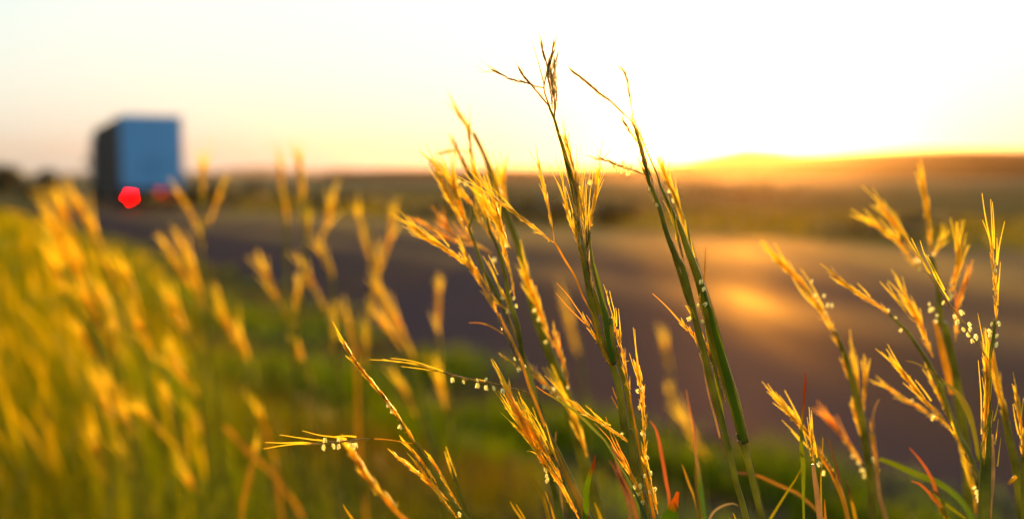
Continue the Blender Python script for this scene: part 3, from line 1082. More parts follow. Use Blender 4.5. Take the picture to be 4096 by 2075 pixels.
# ---- main stalk, tallest of all
A = Plant(.535, P('T7', 1425, 1010)[0], 'tallest sharp grass stalk with forked seed heads reaching high into the sky', 'grass stalk', ext=.06)
A.stem(P('T2', 640, 690, 655, 740, 690, 820, 730, 960, 760, 1050, 800, 1200, 'T4', 178, 0, 212, 150, 235, 330, 262, 560, 300, 760, 335, 960, 372, 1160, 'T5', 450, 390, 540, 560, 600, 760, 625, 950, 655, 1130, 'T7', 1350, 560, 1385, 800, 1430, 1010, 1480, 1304),
       [8, 12, 20, 22, 24, 24, 24, 24, 26, 28, 28, 28, 26], 'stem', True, (.0, .004), nodes=(.57,))
A.stem(P('T2', 690, 790, 700, 860, 730, 950, 760, 1050, 800, 1180, 840, 1304, 'T4', 230, 120, 260, 400), [4, 10, 12, 14, 12], 'straw', dd=.003, name='leaf_sheath')
A.head(P('T2', 178, 400, 260, 447, 360, 487, 425, 500, 492, 522), 17, [P('T2', 190, 405, 100, 350, 20, 270), P('T2', 185, 405, 90, 405, 0, 340), P('T2', 185, 402, 110, 412, 0, 410)], mat='darkseed', aw=2.5, fluff=.3, stalk=P('T2', 492, 522, 540, 538, 600, 547))
A.head(P('T2', 408, 420, 440, 465, 475, 505, 540, 580, 600, 655, 650, 720), 15, [P('T2', 415, 430, 380, 380, 340, 290), P('T2', 420, 430, 410, 380, 400, 330)], mat='darkseed', aw=2.5, fluff=.3)
A.stem(P('T2', 500, 150, 525, 240, 565, 380, 598, 510, 603, 580, 640, 690), [2, 3, 5, 6, 8], 'straw', name='awn')
A.head(P('T2', 645, 340, 632, 410, 615, 455, 603, 520), 22, mat='darkseed', fluff=.3)
A.head(P('T2', 583, 185, 598, 260, 615, 320, 630, 380), 15, [P('T2', 585, 190, 560, 130, 540, 60)], (2, 60, .1), mat='darkseed', aw=2.5, fluff=.3)
A.head(P('T2', 684, 188, 672, 260, 655, 330, 640, 400, 645, 520, 668, 650, 672, 730), 17, [P('T2', 684, 190, 700, 140, 712, 80)], mat='darkseed', aw=2.5, fluff=.5)
A.head(P('T2', 702, 312, 690, 380, 672, 460, 680, 560, 690, 660, 690, 790), 19, [], (3, 50, .3), aw=3, fluff=.8, mat='husk')
A.head(P('T2', 668, 380, 660, 460, 672, 560, 690, 650), 19, fluff=.6, mat='husk')
A.head(P('T2', 698, 420, 704, 520, 710, 620, 704, 700, 695, 800), 13, fluff=1, mat='husk')
# raceme beside the upper stem
A.head(P('T2', 786, 975, 800, 1040, 822, 1110, 845, 1200, 'T1', 1500, 560, 1530, 680, 1552, 800, 1580, 930), 17,
       [P('T2', 790, 980, 780, 930, 765, 850), P('T2', 830, 1070, 812, 960, 798, 860), P('T2', 800, 1030, 770, 950, 750, 780)], (6, 90, .15), dd=-.002, aw=3.5)
A.head(P('T4', 130, 200, 150, 300, 185, 420, 225, 520, 255, 640, 290, 760), 17,
       [P('T4', 125, 220, 90, 110, 30, 0, 'T1', 1300, 560), P('T4', 130, 190, 118, 90, 'T1', 1390, 640, 1350, 470), P('T4', 200, 330, 160, 180, 135, 100), P('T4', 215, 300, 180, 130, 150, 20, 'T1', 1400, 545)], (5, 130, .12), aw=4)
# plume on the right of the bundle
A.head(P('T4', 415, 5, 405, 90, 395, 180, 375, 290, 352, 400, 340, 480), 19, [P('T4', 425, 0, 'T1', 1735, 560, 1738, 500), P('T4', 345, 440, 343, 200, 372, 20, 'T1', 1680, 560), P('T4', 310, 480, 318, 120, 345, 20, 'T1', 1655, 640), P('T4', 270, 330, 285, 120, 300, 0, 'T1', 1615, 590)],
       (6, 110, .15), P('T4', 330, 75, 345, 65), aw=4)
A.head(P('T4', 240, 100, 262, 190, 285, 280, 300, 400, 315, 500, 320, 600, 322, 720), 26, [], (9, 170, .13), dd=.002, aw=3.5, fluff=1.3, mat='husk')
A.head(P('T4', 215, 60, 232, 180, 240, 300, 250, 430, 275, 560, 300, 700, 318, 800), 24, [P('T4', 235, 300, 195, 60)], (8, 150, .16), dd=-.003, aw=3.5, fluff=1.3, mat='husk')
A.head(P('T4', 330, 480, 332, 560, 322, 660, 330, 760, 345, 860, 355, 960, 375, 1060), 20, (), (4, 110, .1), mat='darkseed', aw=3.5)
A.stem(P('T4', 340, 470, 352, 620, 375, 780, 405, 920, 440, 1060, 480, 1180, 520, 1304, 'T5', 525, 160, 545, 400, 560, 560), [6, 10, 14, 17, 18, 18, 16], 'stem', name='side_stem')
A.stem(P('T4', 300, 760, 335, 900, 385, 1040, 430, 1180, 'T5', 470, 130, 500, 300, 530, 520), [8, 18, 22, 24, 20], 'stem', dd=.004, name='side_stem')
A.leaf(P('T4', 350, 560, 360, 700, 400, 860, 430, 980, 455, 1100, 'T5', 480, 130, 505, 330, 540, 540), [4, 16, 22, 20, 14], (.10, .22, .02), (.30, .28, .06), dd=-.003, name='leaf_sheath')
# arching side branch with two racemes
br = A.stem(P('T4', 40, 585, 80, 650, 130, 740, 205, 860, 245, 950, 280, 1040, 330, 1140, 375, 1230, 'T5', 420, 330, 480, 460, 530, 560), [9, 9, 8, 7, 8, 9, 10], 'straw', dd=(-.004, 0), name='branch')
A.head(P('T1', 800, 830, 860, 885, 950, 945, 1040, 1015, 1130, 1085, 1180, 1120, 1240, 1170, 1290, 1205, 1335, 1240), 16,
       [P('T1', 810, 840, 730, 790, 620, 725, 480, 653), P('T1', 790, 820, 700, 720, 640, 650, 570, 592), P('T1', 1010, 980, 930, 890, 850, 810, 752, 715), P('T1', 850, 870, 760, 770, 690, 690), P('T1', 1200, 1150, 1180, 1160, 1150, 1155)], (0, 0, 0), parent=br, aw=5, fluff=1.1, gap=.36)
A.head(P('T1', 1215, 590, 1235, 690, 1255, 780, 1280, 880, 1300, 970, 1315, 1060, 1332, 1150), 14,
       [P('T1', 1218, 600, 1195, 560, 1160, 500, 1115, 440), P('T1', 1215, 600, 1200, 560, 1190, 490), P('T1', 1240, 720, 1200, 650, 1170, 570)], (3, 90, .1), parent=br, aw=4, fluff=1.1, stalk=P('T1', 1332, 1150, 1338, 1190, 1340, 1240))
# low left raceme
A.head(P('T5', 305, 175, 340, 240, 370, 290, 410, 340, 440, 385, 465, 450, 490, 510, 520, 560), 15,
       [P('T5', 310, 190, 'T4', 290, 1240, 215, 1130, 160, 1050, 62, 940), P('T5', 325, 225, 'T4', 250, 1240, 150, 1140, 50, 1022), P('T5', 400, 270, 350, 180, 315, 130)], (0, 0, 0), aw=5, mat='seed', awn='redawn')

# ---- second plant: right racemes, long leaf
D = Plant(.545, P('T7', 1510, 1300)[0], 'thick green stalk right behind the tallest one, carrying upright pinkish seed heads', ext=.05)
D.stem(P('T5', 575, 400, 600, 540, 640, 680, 680, 830, 700, 960, 720, 1060, 'T7', 1400, 560, 1440, 720, 1465, 900, 1490, 1100, 1505, 1304), [10, 16, 20, 20, 18, 18, 18, 16], 'stem', True, nodes=(.6,))
D.head(P('T5', 560, 190, 570, 260, 600, 330, 612, 410, 635, 470, 650, 560, 660, 640, 680, 720, 697, 820), 18,
       [P('T5', 560, 200, 540, 120, 520, 60, 510, 0, 'T4', 465, 950), P('T5', 570, 200, 560, 100, 535, 0, 'T4', 518, 1005), P('T5', 578, 230, 580, 150, 572, 65), P('T5', 615, 320, 605, 180, 595, 72), P('T5', 560, 250, 548, 150, 'T4', 500, 1080, 495, 1000)], dd=-.008, gap=.36, aw=5)
D.stem(P('T5', 697, 820, 705, 900, 725, 1000, 745, 1120, 765, 1240, 'T7', 1450, 800, 1490, 950, 1530, 1140, 1560, 1304), [6, 8, 10, 12, 14], 'straw', dd=(-.008, 0), name='side_stem')
D.head(P('T5', 760, 580, 775, 660, 785, 730, 800, 830, 805, 930, 818, 1040, 820, 1140, 822, 1290), 19,
       [P('T5', 765, 600, 752, 500, 742, 400, 723, 236), P('T5', 772, 600, 755, 480, 745, 380, 737, 250), P('T5', 768, 700, 730, 590, 690, 460), P('T5', 800, 700, 795, 640, 772, 560), P('T5', 765, 740, 755, 640, 740, 565)], (0, 0, 0),
       P('T5', 750, 790, 812, 772, 772, 932, 790, 1165), dd=-.01, gap=.36, aw=5)
D.head(P('T7', 1475, 700, 1470, 780, 1490, 860, 1520, 950, 1540, 1040, 1565, 1130, 1590, 1260), 17, [P('T7', 1520, 900, 1500, 800, 1480, 690)], (0, 0, 0),
       P('T7', 1485, 765, 1533, 910, 1480, 925, 1574, 1048, 1515, 1063), dd=-.01, gap=.36)
D.head(P('T7', 1455, 980, 1470, 1040, 1490, 1100, 1510, 1180, 1540, 1290), 17, (), (0, 0, 0), P('T7', 1400, 1030, 1438, 1012, 1420, 1095, 1468, 1153, 1450, 1075), dd=-.009, mat='husk')
D.head(P('T7', 835, 285, 880, 320, 940, 375, 1000, 415, 1080, 460, 1150, 505, 1220, 555, 1290, 600, 1350, 645, 1400, 685), 14,
       [P('T7', 835, 285, 760, 220, 690, 140, 605, 55), P('T7', 830, 280, 760, 200, 700, 140, 650, 70), P('T7', 1140, 480, 1080, 420, 1020, 370, 962, 315), P('T7', 1180, 490, 1060, 420, 1000, 335), P('T7', 1040, 430, 960, 370, 875, 280), P('T7', 1180, 540, 1130, 500, 1000, 400)], (2, 80, .1),
       P('T7', 1290, 560), dd=(-.012, -.004), gap=.34, aw=5, mat='seed')
D.leaf(P('T7', 530, 150, 610, 205, 700, 255, 800, 320, 870, 365, 960, 450, 1060, 550, 1120, 610, 1180, 700, 1250, 820, 1330, 960, 1380, 1060, 1440, 1180, 1490, 1304), [3, 8, 11, 12, 9, 8, 9, 10, 12], (.08, .14, .06), (.35, .34, .04), ((.6, .25, .05), .12), dd=-.014)
D.head(P('T7', 1272, 782, 1300, 840, 1335, 895, 1370, 945, 1400, 1000, 1440, 1080, 1470, 1180), 17,
       [P('T7', 1272, 790, 1220, 700, 1170, 610, 1100, 530, 1040, 470), P('T7', 1285, 790, 1230, 680, 1180, 570, 1137, 415), P('T7', 1310, 830, 1260, 690, 1220, 600, 1180, 520), P('T7', 1360, 900, 1310, 780, 1230, 640)], (3, 70, .15), dd=-.012, awn='redawn', aw=5)
D.stem(P('T7', 1195, 158, 1225, 240, 1255, 300, 1262, 330), [3, 5, 5], 'straw', name='awn')
D.stem(P('T7', 1185, 235, 1225, 310, 1275, 395), [3, 5, 5], 'straw', name='awn')

# ---- left group: the long golden curved stalk (G)
G = Plant(.575, P('T7', 980, 1304)[0], 'curved golden stalk with a dense fan of awns at its foot, left of centre', ext=.10)
G.stem(P('T3', 860, 770, 900, 860, 960, 970, 1010, 1080, 1060, 1190, 1090, 1290, 'T7', 470, 150, 520, 270, 570, 400, 610, 500, 650, 590, 710, 710, 770, 850, 830, 980, 890, 1100, 980, 1304), [9, 11, 11, 12, 12, 12, 13, 18, 24, 26, 28], 'straw', False, (.02, -.02))
G.stem(P('T7', 610, 500, 660, 600, 720, 720, 780, 860, 835, 980, 890, 1100, 980, 1304), [8, 14, 20, 26, 28, 30], 'stem', True, (-.005, -.018), name='side_stem')
G.head(P('T3', 110, 15, 180, 65, 250, 125, 340, 175, 420, 225, 500, 280, 560, 330, 610, 375, 650, 430, 700, 510, 740, 590, 790, 670, 830, 740, 870, 820), 19,
       [P('T3', 430, 190, 380, 130, 330, 70, 280, 35), P('T3', 600, 330, 555, 260, 517, 198), P('T3', 620, 330, 590, 280, 570, 245)], (14, 130, .1), dd=(.035, .02), mat='seed', aw=6)
G.head(P('T3', 570, 250, 605, 320, 650, 380, 690, 440, 735, 500, 770, 560, 810, 640, 840, 720), 15, (), (6, 90, .1), dd=(.03, .02), mat='seed', aw=6)
G.head(P('T3', 870, 830, 890, 900, 930, 980, 975, 1060, 1000, 1130, 1040, 1210, 1080, 1290), 12, (), (0, 0, 0), P('T3', 1048, 1160, 1085, 1232, 1022, 1257, 995, 1160), dd=.012, mat='darkseed')
G.stem(P('T3', 597, 850, 690, 850, 770, 872, 840, 908, 897, 945), [3, 5, 6, 5], 'straw', dd=.02, name='awn')
G.head(P('T3', 885, 1135, 930, 1165, 980, 1200, 1000, 1225), 9, (), dd=.03, mat='seed')
hd = G.head(P('T7', 300, 190, 330, 280, 400, 400, 440, 500, 480, 590, 530, 690, 590, 780, 640, 860, 690, 930, 750, 1020, 800, 1100, 850, 1200, 905, 1304), 19,
       [P('T7', 440, 560, 380, 460, 300, 340, 200, 190), P('T7', 420, 540, 300, 380, 230, 270, 165, 185), P('T7', 480, 600, 380, 450, 300, 320, 250, 215), P('T7', 520, 600, 440, 430, 350, 320, 290, 185), P('T7', 450, 600, 390, 540, 310, 460, 225, 378),
        P('T7', 560, 620, 470, 480, 420, 370, 375, 280), P('T7', 600, 640, 530, 480, 440, 330, 385, 218), P('T7', 620, 620, 560, 480, 480, 370, 400, 250), P('T7', 520, 650, 430, 520, 330, 400, 255, 335), P('T7', 480, 650, 400, 560, 330, 460), P('T7', 640, 700, 570, 560, 480, 430, 430, 330), P('T7', 580, 700, 470, 560, 400, 430, 370, 380), P('T7', 560, 760, 500, 720, 450, 712)],
       (14, 150, .08), P('T7', 625, 925, 640, 965, 605, 870), dd=-.022, gap=.3, aw=6)
G.head(P('T7', 500, 540, 560, 640, 620, 740, 670, 820, 720, 900, 760, 980), 19, (), (12, 170, .08), dd=-.02, gap=.3, aw=6)
G.head(P('T7', 410, 470, 460, 580, 520, 680, 580, 790, 640, 900), 17, (), (10, 170, .08), dd=-.023, gap=.3, aw=6, awn='redawn')
G.head(P('T7', 590, 600, 640, 690, 690, 770, 735, 860, 765, 950), 16, (), (6, 140, .08), dd=-.018, aw=6, mat='darkseed')
rc = G.head(P('T6', 1240, 195, 1340, 232, 1450, 265, 1560, 295, 1640, 312, 1740, 335, 'T7', 110, 115, 200, 138, 300, 165, 400, 190, 478, 214), 11,
       [P('T6', 1300, 220, 1180, 185, 1060, 175, 960, 155), P('T6', 1340, 235, 1200, 195, 1050, 170, 866, 158), P('T6', 1400, 245, 1250, 190, 1140, 162, 1020, 148), P('T6', 1400, 250, 1240, 225, 1095, 208)], (5, 70, .04),
       P('T7', 102, 92, 240, 122, 24, 138, 90, 162, 156, 164, 236, 188, 14, 95, 'T6', 1465, 302, 1541, 318), dd=-.012, gap=.3, aw=6, fluff=.3, mat='darkseed')
rc['label'] = 'long raceme pointing left with pale hanging anthers'

# ---- central green stem between the golden ones (J)
J = Plant(.60, P('T7', 745, 1304)[0], 'slender green stem threading through the golden fan left of centre', ext=.04)
J.stem(P('T1', 760, 1020, 'T3', 780, 60, 830, 150, 880, 300, 920, 480, 950, 650, 1000, 800, 1030, 920, 1060, 1100, 1110, 1290, 'T7', 510, 200, 560, 420, 620, 640, 650, 900, 700, 1090, 745, 1304), [8, 12, 16, 18, 16, 16, 16, 20, 24], 'stem', True)
J.head(P('T1', 660, 640, 700, 780, 750, 900, 800, 1000, 860, 1110, 890, 1220, 'T3', 900, 260), 22, [P('T1', 700, 760, 670, 700, 640, 600)], (12, 130, .15), dd=.01, aw=7, fluff=1.3)
J.head(P('T1', 690, 830, 730, 930, 770, 1050, 800, 1130, 'T3', 830, 60, 850, 160), 18, (), (8, 110, .15), dd=.02, aw=7)
J.head(P('T1', 820, 900, 860, 1020, 900, 1150, 940, 1250, 'T3', 960, 200), 18, (), (8, 120, .15), P('T1', 930, 1255), dd=-.01, aw=7)
J.head(P('T3', 880, 40, 900, 150, 930, 290, 960, 420, 985, 550, 1000, 640), 12, (), (5, 110, .1), P('T3', 995, 632, 1010, 700), aw=7)
J.head(P('T3', 900, 600, 925, 660, 940, 740, 950, 790), 14, [P('T3', 900, 620, 860, 530, 820, 430, 765, 315), P('T3', 890, 620, 840, 500, 790, 390, 720, 268), P('T3', 850, 430, 810, 340, 770, 260)], (2, 70, .2), P('T3', 895, 630, 935, 745), aw=6)
J.head(P('T3', 850, 670, 890, 710, 940, 745), 13, (), (2, 60, .1), dd=-.01)
J.stem(P('T3', 940, 760, 960, 830, 1000, 940, 1050, 1090, 1100, 1240), [4, 8, 12, 12], 'pale', name='side_stem')

# ---- left racemes against the sky
K = Plant(.625, P('T3', 1110, 1304)[0], 'stalk with crossing brown racemes standing against the pale sky left of the tallest stalk', ext=.10)
K.stem(P('T1', 600, 900, 640, 1000, 'T3', 600, 20, 640, 130, 690, 280, 730, 400, 800, 520, 900, 720, 980, 900, 1060, 1100, 1130, 1304), [6, 10, 12, 14, 12, 14, 16], 'stem', True)
K.head(P('T1', 603, 255, 605, 330, 618, 420, 632, 520, 650, 620, 660, 660), 17, [P('T1', 603, 260, 585, 220, 555, 170, 520, 120), P('T1', 605, 270, 600, 230, 580, 190)], (3, 90, .1), dd=.02, mat='darkseed', aw=5)
K.head(P('T1', 480, 385, 510, 460, 545, 520, 575, 590, 610, 650, 640, 710, 665, 790, 700, 880, 740, 1000), 20, [P('T1', 480, 390, 450, 330, 415, 285)], (6, 100, .12), dd=.025, mat='darkseed', aw=5)
K.head(P('T1', 310, 565, 350, 605, 400, 655, 440, 705, 490, 755, 550, 820, 610, 890, 660, 940, 700, 1040, 750, 1130, 790, 1200), 18, [P('T1', 310, 565, 240, 510, 180, 460), P('T1', 320, 570, 280, 530, 220, 500)], (8, 90, .15), P('T1', 505, 700, 560, 725, 480, 690), dd=.03, mat='seed', aw=6, fluff=1.2)
K.head(P('T1', 370, 460, 430, 450, 500, 443, 560, 450, 600, 470), 19, (), (3, 50, .1), dd=.09, mat='seed', aw=6)
K.head(P('T1', 470, 760, 500, 860, 540, 960, 570, 1050, 600, 1110, 630, 1200, 'T3', 650, 170), 19, (), (14, 160, .1), dd=.02, mat='seed', aw=7)
K.head(P('T1', 360, 690, 400, 790, 450, 880, 490, 970, 530, 1060, 570, 1130, 610, 1200), 15, [P('T1', 420, 820, 385, 740, 355, 670)], (10, 150, .08), dd=.02, mat='seed', aw=7)
K.head(P('T1', 430, 700, 480, 810, 520, 900, 560, 1000, 590, 1090), 15, (), (10, 130, .1), dd=.03, mat='seed', aw=7)
K.head(P('T1', 370, 1045, 420, 1110, 480, 1170, 540, 1210, 600, 1220, 680, 1270, 'T3', 800, 250), 20, (), (8, 110, .2), P('T3', 820, 300), dd=.12, mat='seed', aw=8, awn='redawn')
K.head(P('T1', 240, 1090, 330, 1150, 420, 1200, 520, 1240, 'T3', 640, 170), 16, (), (6, 110, .2), dd=.13, mat='seed', aw=8, awn='redawn')

# ---- blurred tall stalk behind them (I)
I = Plant(.70, P('T7', 1075, 1240)[0], 'blurred green stalk rising behind the golden fan, its tip bent left', ext=.08)
I.stem(P('T1', 640, 290, 700, 410, 750, 530, 800, 660, 850, 780, 900, 900, 940, 1020, 'T3', 960, 0, 1010, 120, 1060, 280, 1100, 440, 1130, 600, 1180, 780, 1230, 930, 1290, 1090, 1370, 1290, 'T7', 780, 180, 840, 420, 890, 600, 940, 780, 990, 940, 1035, 1080, 1075, 1240), [14, 16, 18, 22, 28, 32, 34, 36, 40, 44, 44, 44], 'stem', True)
I.head(P('T1', 520, 130, 550, 180, 585, 230, 620, 280, 660, 340, 710, 430), 19, (), (5, 110, .1), mat='seed', aw=7)
I.head(P('T1', 830, 700, 860, 800, 900, 880, 930, 980, 950, 1080), 24, (), (8, 110, .15), P('T1', 850, 780, 870, 850), mat='seed', aw=8)
I.head(P('T1', 900, 680, 905, 780, 920, 880, 930, 960), 22, (), (7, 120, .1), mat='seed', aw=8, dd=.03)
I.head(P('T3', 1110, 460, 1140, 560, 1180, 660, 1220, 760, 1250, 850, 1290, 950, 1340, 1060), 26, (), (10, 130, .1), P('T3', 1205, 818, 1278, 1015, 1180, 740), dd=-.03, mat='seed', aw=8)
I.head(P('T3', 1340, 930, 1370, 1040, 1390, 1110, 1420, 1200, 1440, 1290, 'T7', 815, 160), 20, [P('T3', 1370, 1060, 1350, 980, 1335, 920), P('T3', 1390, 1060, 1385, 990, 1380, 930)], (3, 60, .1), P('T7', 815, 155), dd=-.05, mat='seed', aw=6, awn='redawn')
I.head(P('T7', 820, 340, 860, 430, 890, 520, 920, 600, 950, 680, 975, 760), 32, (), (16, 160, .08), dd=-.03, mat='seed', aw=9)
I.head(P('T3', 1130, 1240, 1180, 1290, 'T7', 520, 40, 560, 90, 620, 140, 680, 200, 740, 260), 22, (), (4, 80, .2), P('T7', 560, 90, 600, 150, 640, 160, 660, 200, 690, 180, 720, 240, 585, 110), dd=-.05, mat='seed', aw=6)

# ---- right pair of tall stalks
E = Plant(.54, P('R3', 745, 1304)[0], 'left one of the two close tall stalks, its tip fading into white sun glow', ext=.06)
E.stem(P('T2', 1365, 840, 1400, 930, 1430, 1040, 1460, 1150, 1500, 1290, 'T4', 860, 60, 900, 150, 950, 270, 985, 400, 1020, 520, 1080, 680, 1150, 800, 1190, 940, 1220, 1060, 1270, 1280, 'T5', 1290, 270, 1340, 460, 1370, 600, 1410, 750, 1450, 900, 1500, 1080, 1545, 1250, 'R3', 600, 740, 640, 900, 670, 1040, 710, 1170, 745, 1304), [5, 8, 12, 16, 18, 20, 20, 22, 24, 24, 26, 22, 22, 20, 22], 'stem', True, nodes=(.8,))
E.stem(P('T4', 950, 280, 1000, 440, 1045, 560, 1075, 700, 1100, 780, 1140, 900, 1180, 1040, 1215, 1130), [6, 10, 12, 14, 12], 'stem', dd=.003, name='side_stem')
E.stem(P('T4', 1060, 560, 1100, 660, 1145, 780), [3, 6, 7], 'pale', dd=-.001, name='side_stem')
E.stem(P('T5', 1300, 460, 1330, 560, 1350, 680, 1390, 860, 1440, 1040, 1480, 1200), [5, 7, 9, 9], 'pale', dd=-.002, name='leaf_sheath')
E.head(P('T2', 872, 422, 930, 465, 990, 515, 1050, 565, 1110, 615, 1180, 665, 1240, 720, 1290, 770, 1345, 822), 15, [P('T2', 875, 425, 840, 390, 800, 350)], (2, 60, .1), mat='darkseed', aw=3, fluff=.4, stalk=P('T2', 1345, 822, 1360, 840, 1375, 860))
E.head(P('T2', 1280, 395, 1305, 425, 1325, 490, 1335, 560, 1348, 640, 1365, 735), 13, [P('T2', 1282, 398, 1275, 370, 1268, 330), P('T2', 1310, 430, 1325, 405, 1340, 370)], (1, 50, .1), mat='husk', aw=3, fluff=.7, stalk=P('T2', 1365, 735, 1368, 780, 1370, 850))
E.head(P('T2', 1297, 845, 1325, 890, 1350, 930, 1385, 975, 1420, 1030), 14, [P('T2', 1300, 850, 1290, 820, 1280, 780)], (2, 50, .1), mat='darkseed', aw=3)
E.head(P('T2', 1045, 1160, 1110, 1170, 1180, 1192, 1250, 1222, 1320, 1245, 1390, 1265, 1470, 1300), 13, [P('T2', 1050, 1160, 1000, 1140, 940, 1130), P('T2', 1110, 1170, 1150, 1120, 1190, 1070), P('T2', 1080, 1170, 1095, 1090, 1115, 990)], (0, 0, 0),
       P('T2', 1198, 1228, 1240, 1248, 1278, 1272, 1325, 1278, 1285, 1200, 1305, 1235, 1350, 1232), mat='darkseed', aw=3.5, dd=.002)
E.head(P('T2', 1390, 890, 1420, 970, 1445, 1060, 1475, 1150, 1500, 1240, 'T4', 880, 20, 915, 120), 15, (), (8, 110, .08), mat='husk', aw=3.5, fluff=1.3)
E.head(P('T2', 1430, 1020, 1450, 1120, 1465, 1200, 'T4', 840, 30, 870, 100, 905, 200, 930, 260), 14, (), (7, 100, .1), P('T4', 925, 258, 875, 112), mat='husk', aw=3.5, fluff=1.3)

Fp = Plant(.545, P('R3', 865, 1304)[0], 'right one of the two close tall stalks, with broad green sheath and pale joint', ext=.08)
Fp.stem(P('T2', 1390, 870, 1450, 980, 1500, 1110, 1545, 1210, 1585, 1304, 'T4', 960, 90, 1010, 200, 1070, 330, 1130, 450, 1180, 600, 1240, 760, 1300, 930, 1345, 1100, 1395, 1290, 'T5', 1420, 300, 1480, 500, 1540, 690, 1600, 880, 1650, 1080, 1690, 1240), [4, 5, 6, 8, 12, 16, 24, 28, 32, 34, 36, 40, 42, 42, 38, 34], 'stem', False, nodes=())
Fp.stem(P('R3', 690, 640, 715, 710, 760, 870, 800, 1040, 835, 1180, 865, 1304), [26, 24, 22, 22], 'stem', True, name='lower_stem')
Fp.stem(P('R3', 695, 690, 712, 722), [30, 28], 'pale', name='joint')
Fp.leaf(P('T4', 1330, 980, 1370, 1130, 'T5', 1385, 60, 1425, 230, 1480, 430, 1530, 620, 1580, 820, 1640, 1040, 1680, 1230), [4, 16, 26, 30, 30, 26, 14], (.16, .24, .015), (.14, .22, .02), dd=-.004, name='leaf_sheath')
Fp.head(P('T5', 1310, 290, 1345, 380, 1390, 480, 1420, 560, 1460, 660, 1490, 770, 1530, 920), 13, (), (10, 120, .06), mat='husk', dd=-.004, gap=.25, aw=6)
Fp.leaf(P('T5', 1330, 170, 1365, 270, 1400, 420, 1430, 560, 1450, 700, 1480, 860, 1500, 1000, 1530, 1160, 1570, 1304), [3, 8, 12, 14, 13, 12, 12], (.14, .2, .02), (.45, .4, .04), dd=-.006)
Fp.head(P('T4', 1085, 420, 1100, 480, 1120, 570, 1140, 660, 1160, 740), 13, [P('T4', 1090, 470, 1060, 330, 1030, 180), P('T4', 1100, 560, 1085, 420, 1065, 350)], (4, 110, .06), dd=-.002, mat='husk', aw=6)
Fp.head(P('T4', 1180, 500, 1200, 580, 1225, 680, 1260, 780), 8, [P('T4', 1195, 560, 1185, 470, 1175, 388), P('T4', 1260, 720, 1235, 620, 1222, 538)], (2, 80, .06), dd=.004, mat='husk', aw=6)
Fp.stem(P('T4', 1355, 630, 1350, 740, 1343, 850, 1338, 930), [4, 6, 5], 'straw', name='awn')
hd = Fp.head(P('T4', 1300, 1060, 1310, 1130, 1325, 1200, 1345, 1280), 9, (), (0, 0, 0), P('T4', 1315, 925, 1335, 990, 1366, 1125, 1292, 1130, 1230, 1255, 1322, 1270), dd=-.008, mat='seed')
Fp.head(P('T5', 1165, 215, 1195, 255, 1225, 285, 1262, 330, 1290, 390, 1320, 470), 16, [P('T5', 1165, 220, 'T4', 1110, 1250, 1040, 1170, 970, 1100, 893, 1030), P('T5', 1240, 290, 1225, 260, 1212, 225)], (0, 0, 0), dd=-.01, mat='seed', awn='redawn', aw=8)
# fainter stalk to their right, against the glow
Fq = Plant(.60, P('T4', 1200, 620)[0], 'faint gold awned seed head just right of the two close tall stalks', ext=.25)
Fq.stem(P('F', 2700, 780, 2730, 860, 2760, 960, 2790, 1060, 2850, 1240, 2900, 1420, 2960, 1620, 3010, 1860, 3060, 2075), [8, 10, 12, 9, 8, 8, 8, 8], 'stem', True, dd=(0, .05))
Fq.head(P('F', 2658, 690, 2680, 750, 2700, 790, 2725, 870, 2745, 960, 2765, 1060), 18, [P('F', 2660, 700, 2655, 650, 2650, 560), P('F', 2700, 780, 2680, 700, 2672, 640)], (10, 130, .08), P('F', 2680, 760, 2690, 800), mat='seed', aw=6)

# ---- right hand group
RA = Plant(.555, P('R2', 960, 1304)[0], 'upright sharp stalk near the right edge with pale anthers and forked seed head', ext=.05)
RA.stem(P('R1', 1495, 1250, 'R2', 1020, 120, 1010, 230, 990, 330, 985, 400, 985, 550, 978, 700, 970, 900, 962, 1100, 955, 1304), [10, 12, 14, 16, 22, 28, 34, 40, 40], 'stem', True)
RA.head(P('R1', 1460, 640, 1466, 720, 1475, 820, 1484, 920, 1490, 1010, 1494, 1100, 1497, 1200, 1497, 1304), 16,
        [P('R1', 1465, 660, 1440, 540, 1400, 340, 1375, 160), P('R1', 1460, 640, 1440, 550, 1410, 470, 1378, 390), P('R1', 1470, 640, 1462, 450, 1450, 210), P('R1', 1480, 640, 1478, 450, 1465, 235), P('R1', 1500, 760, 1505, 660, 1505, 545), P('R1', 1505, 780, 1520, 650, 1545, 520, 1572, 402), P('R1', 1505, 1000, 1525, 880, 1535, 755), P('R1', 1512, 1130, 1518, 980, 1530, 860)], (0, 0, 0),
        P('R1', 1490, 826, 'R2', 1003, 140, 1042, 142, 990, 205, 1038, 212, 1031, 262, 975, 183), aw=6.5, gap=.36)
RA.head(P('R1', 905, 850, 950, 920, 985, 975, 1035, 1050, 1090, 1125, 1140, 1185, 1200, 1265, 'R2', 840, 150, 880, 215, 930, 280, 985, 365), 10,
        [P('R1', 910, 850, 850, 740, 780, 640, 715, 535), P('R1', 920, 860, 860, 750, 800, 630, 760, 547), P('R1', 980, 910, 920, 780, 870, 680, 837, 570), P('R1', 1050, 1000, 980, 860, 930, 760, 885, 690), P('R1', 1090, 1090, 1040, 1010, 960, 880)], (0, 0, 0),
        P('R2', 810, 72, 716, 14, 774, 95, 799, 128, 861, 142, 824, 173, 851, 206, 880, 240, 910, 220, 876, 178), dd=-.004, aw=6.5, fluff=.4, mat='darkseed', gap=.36)
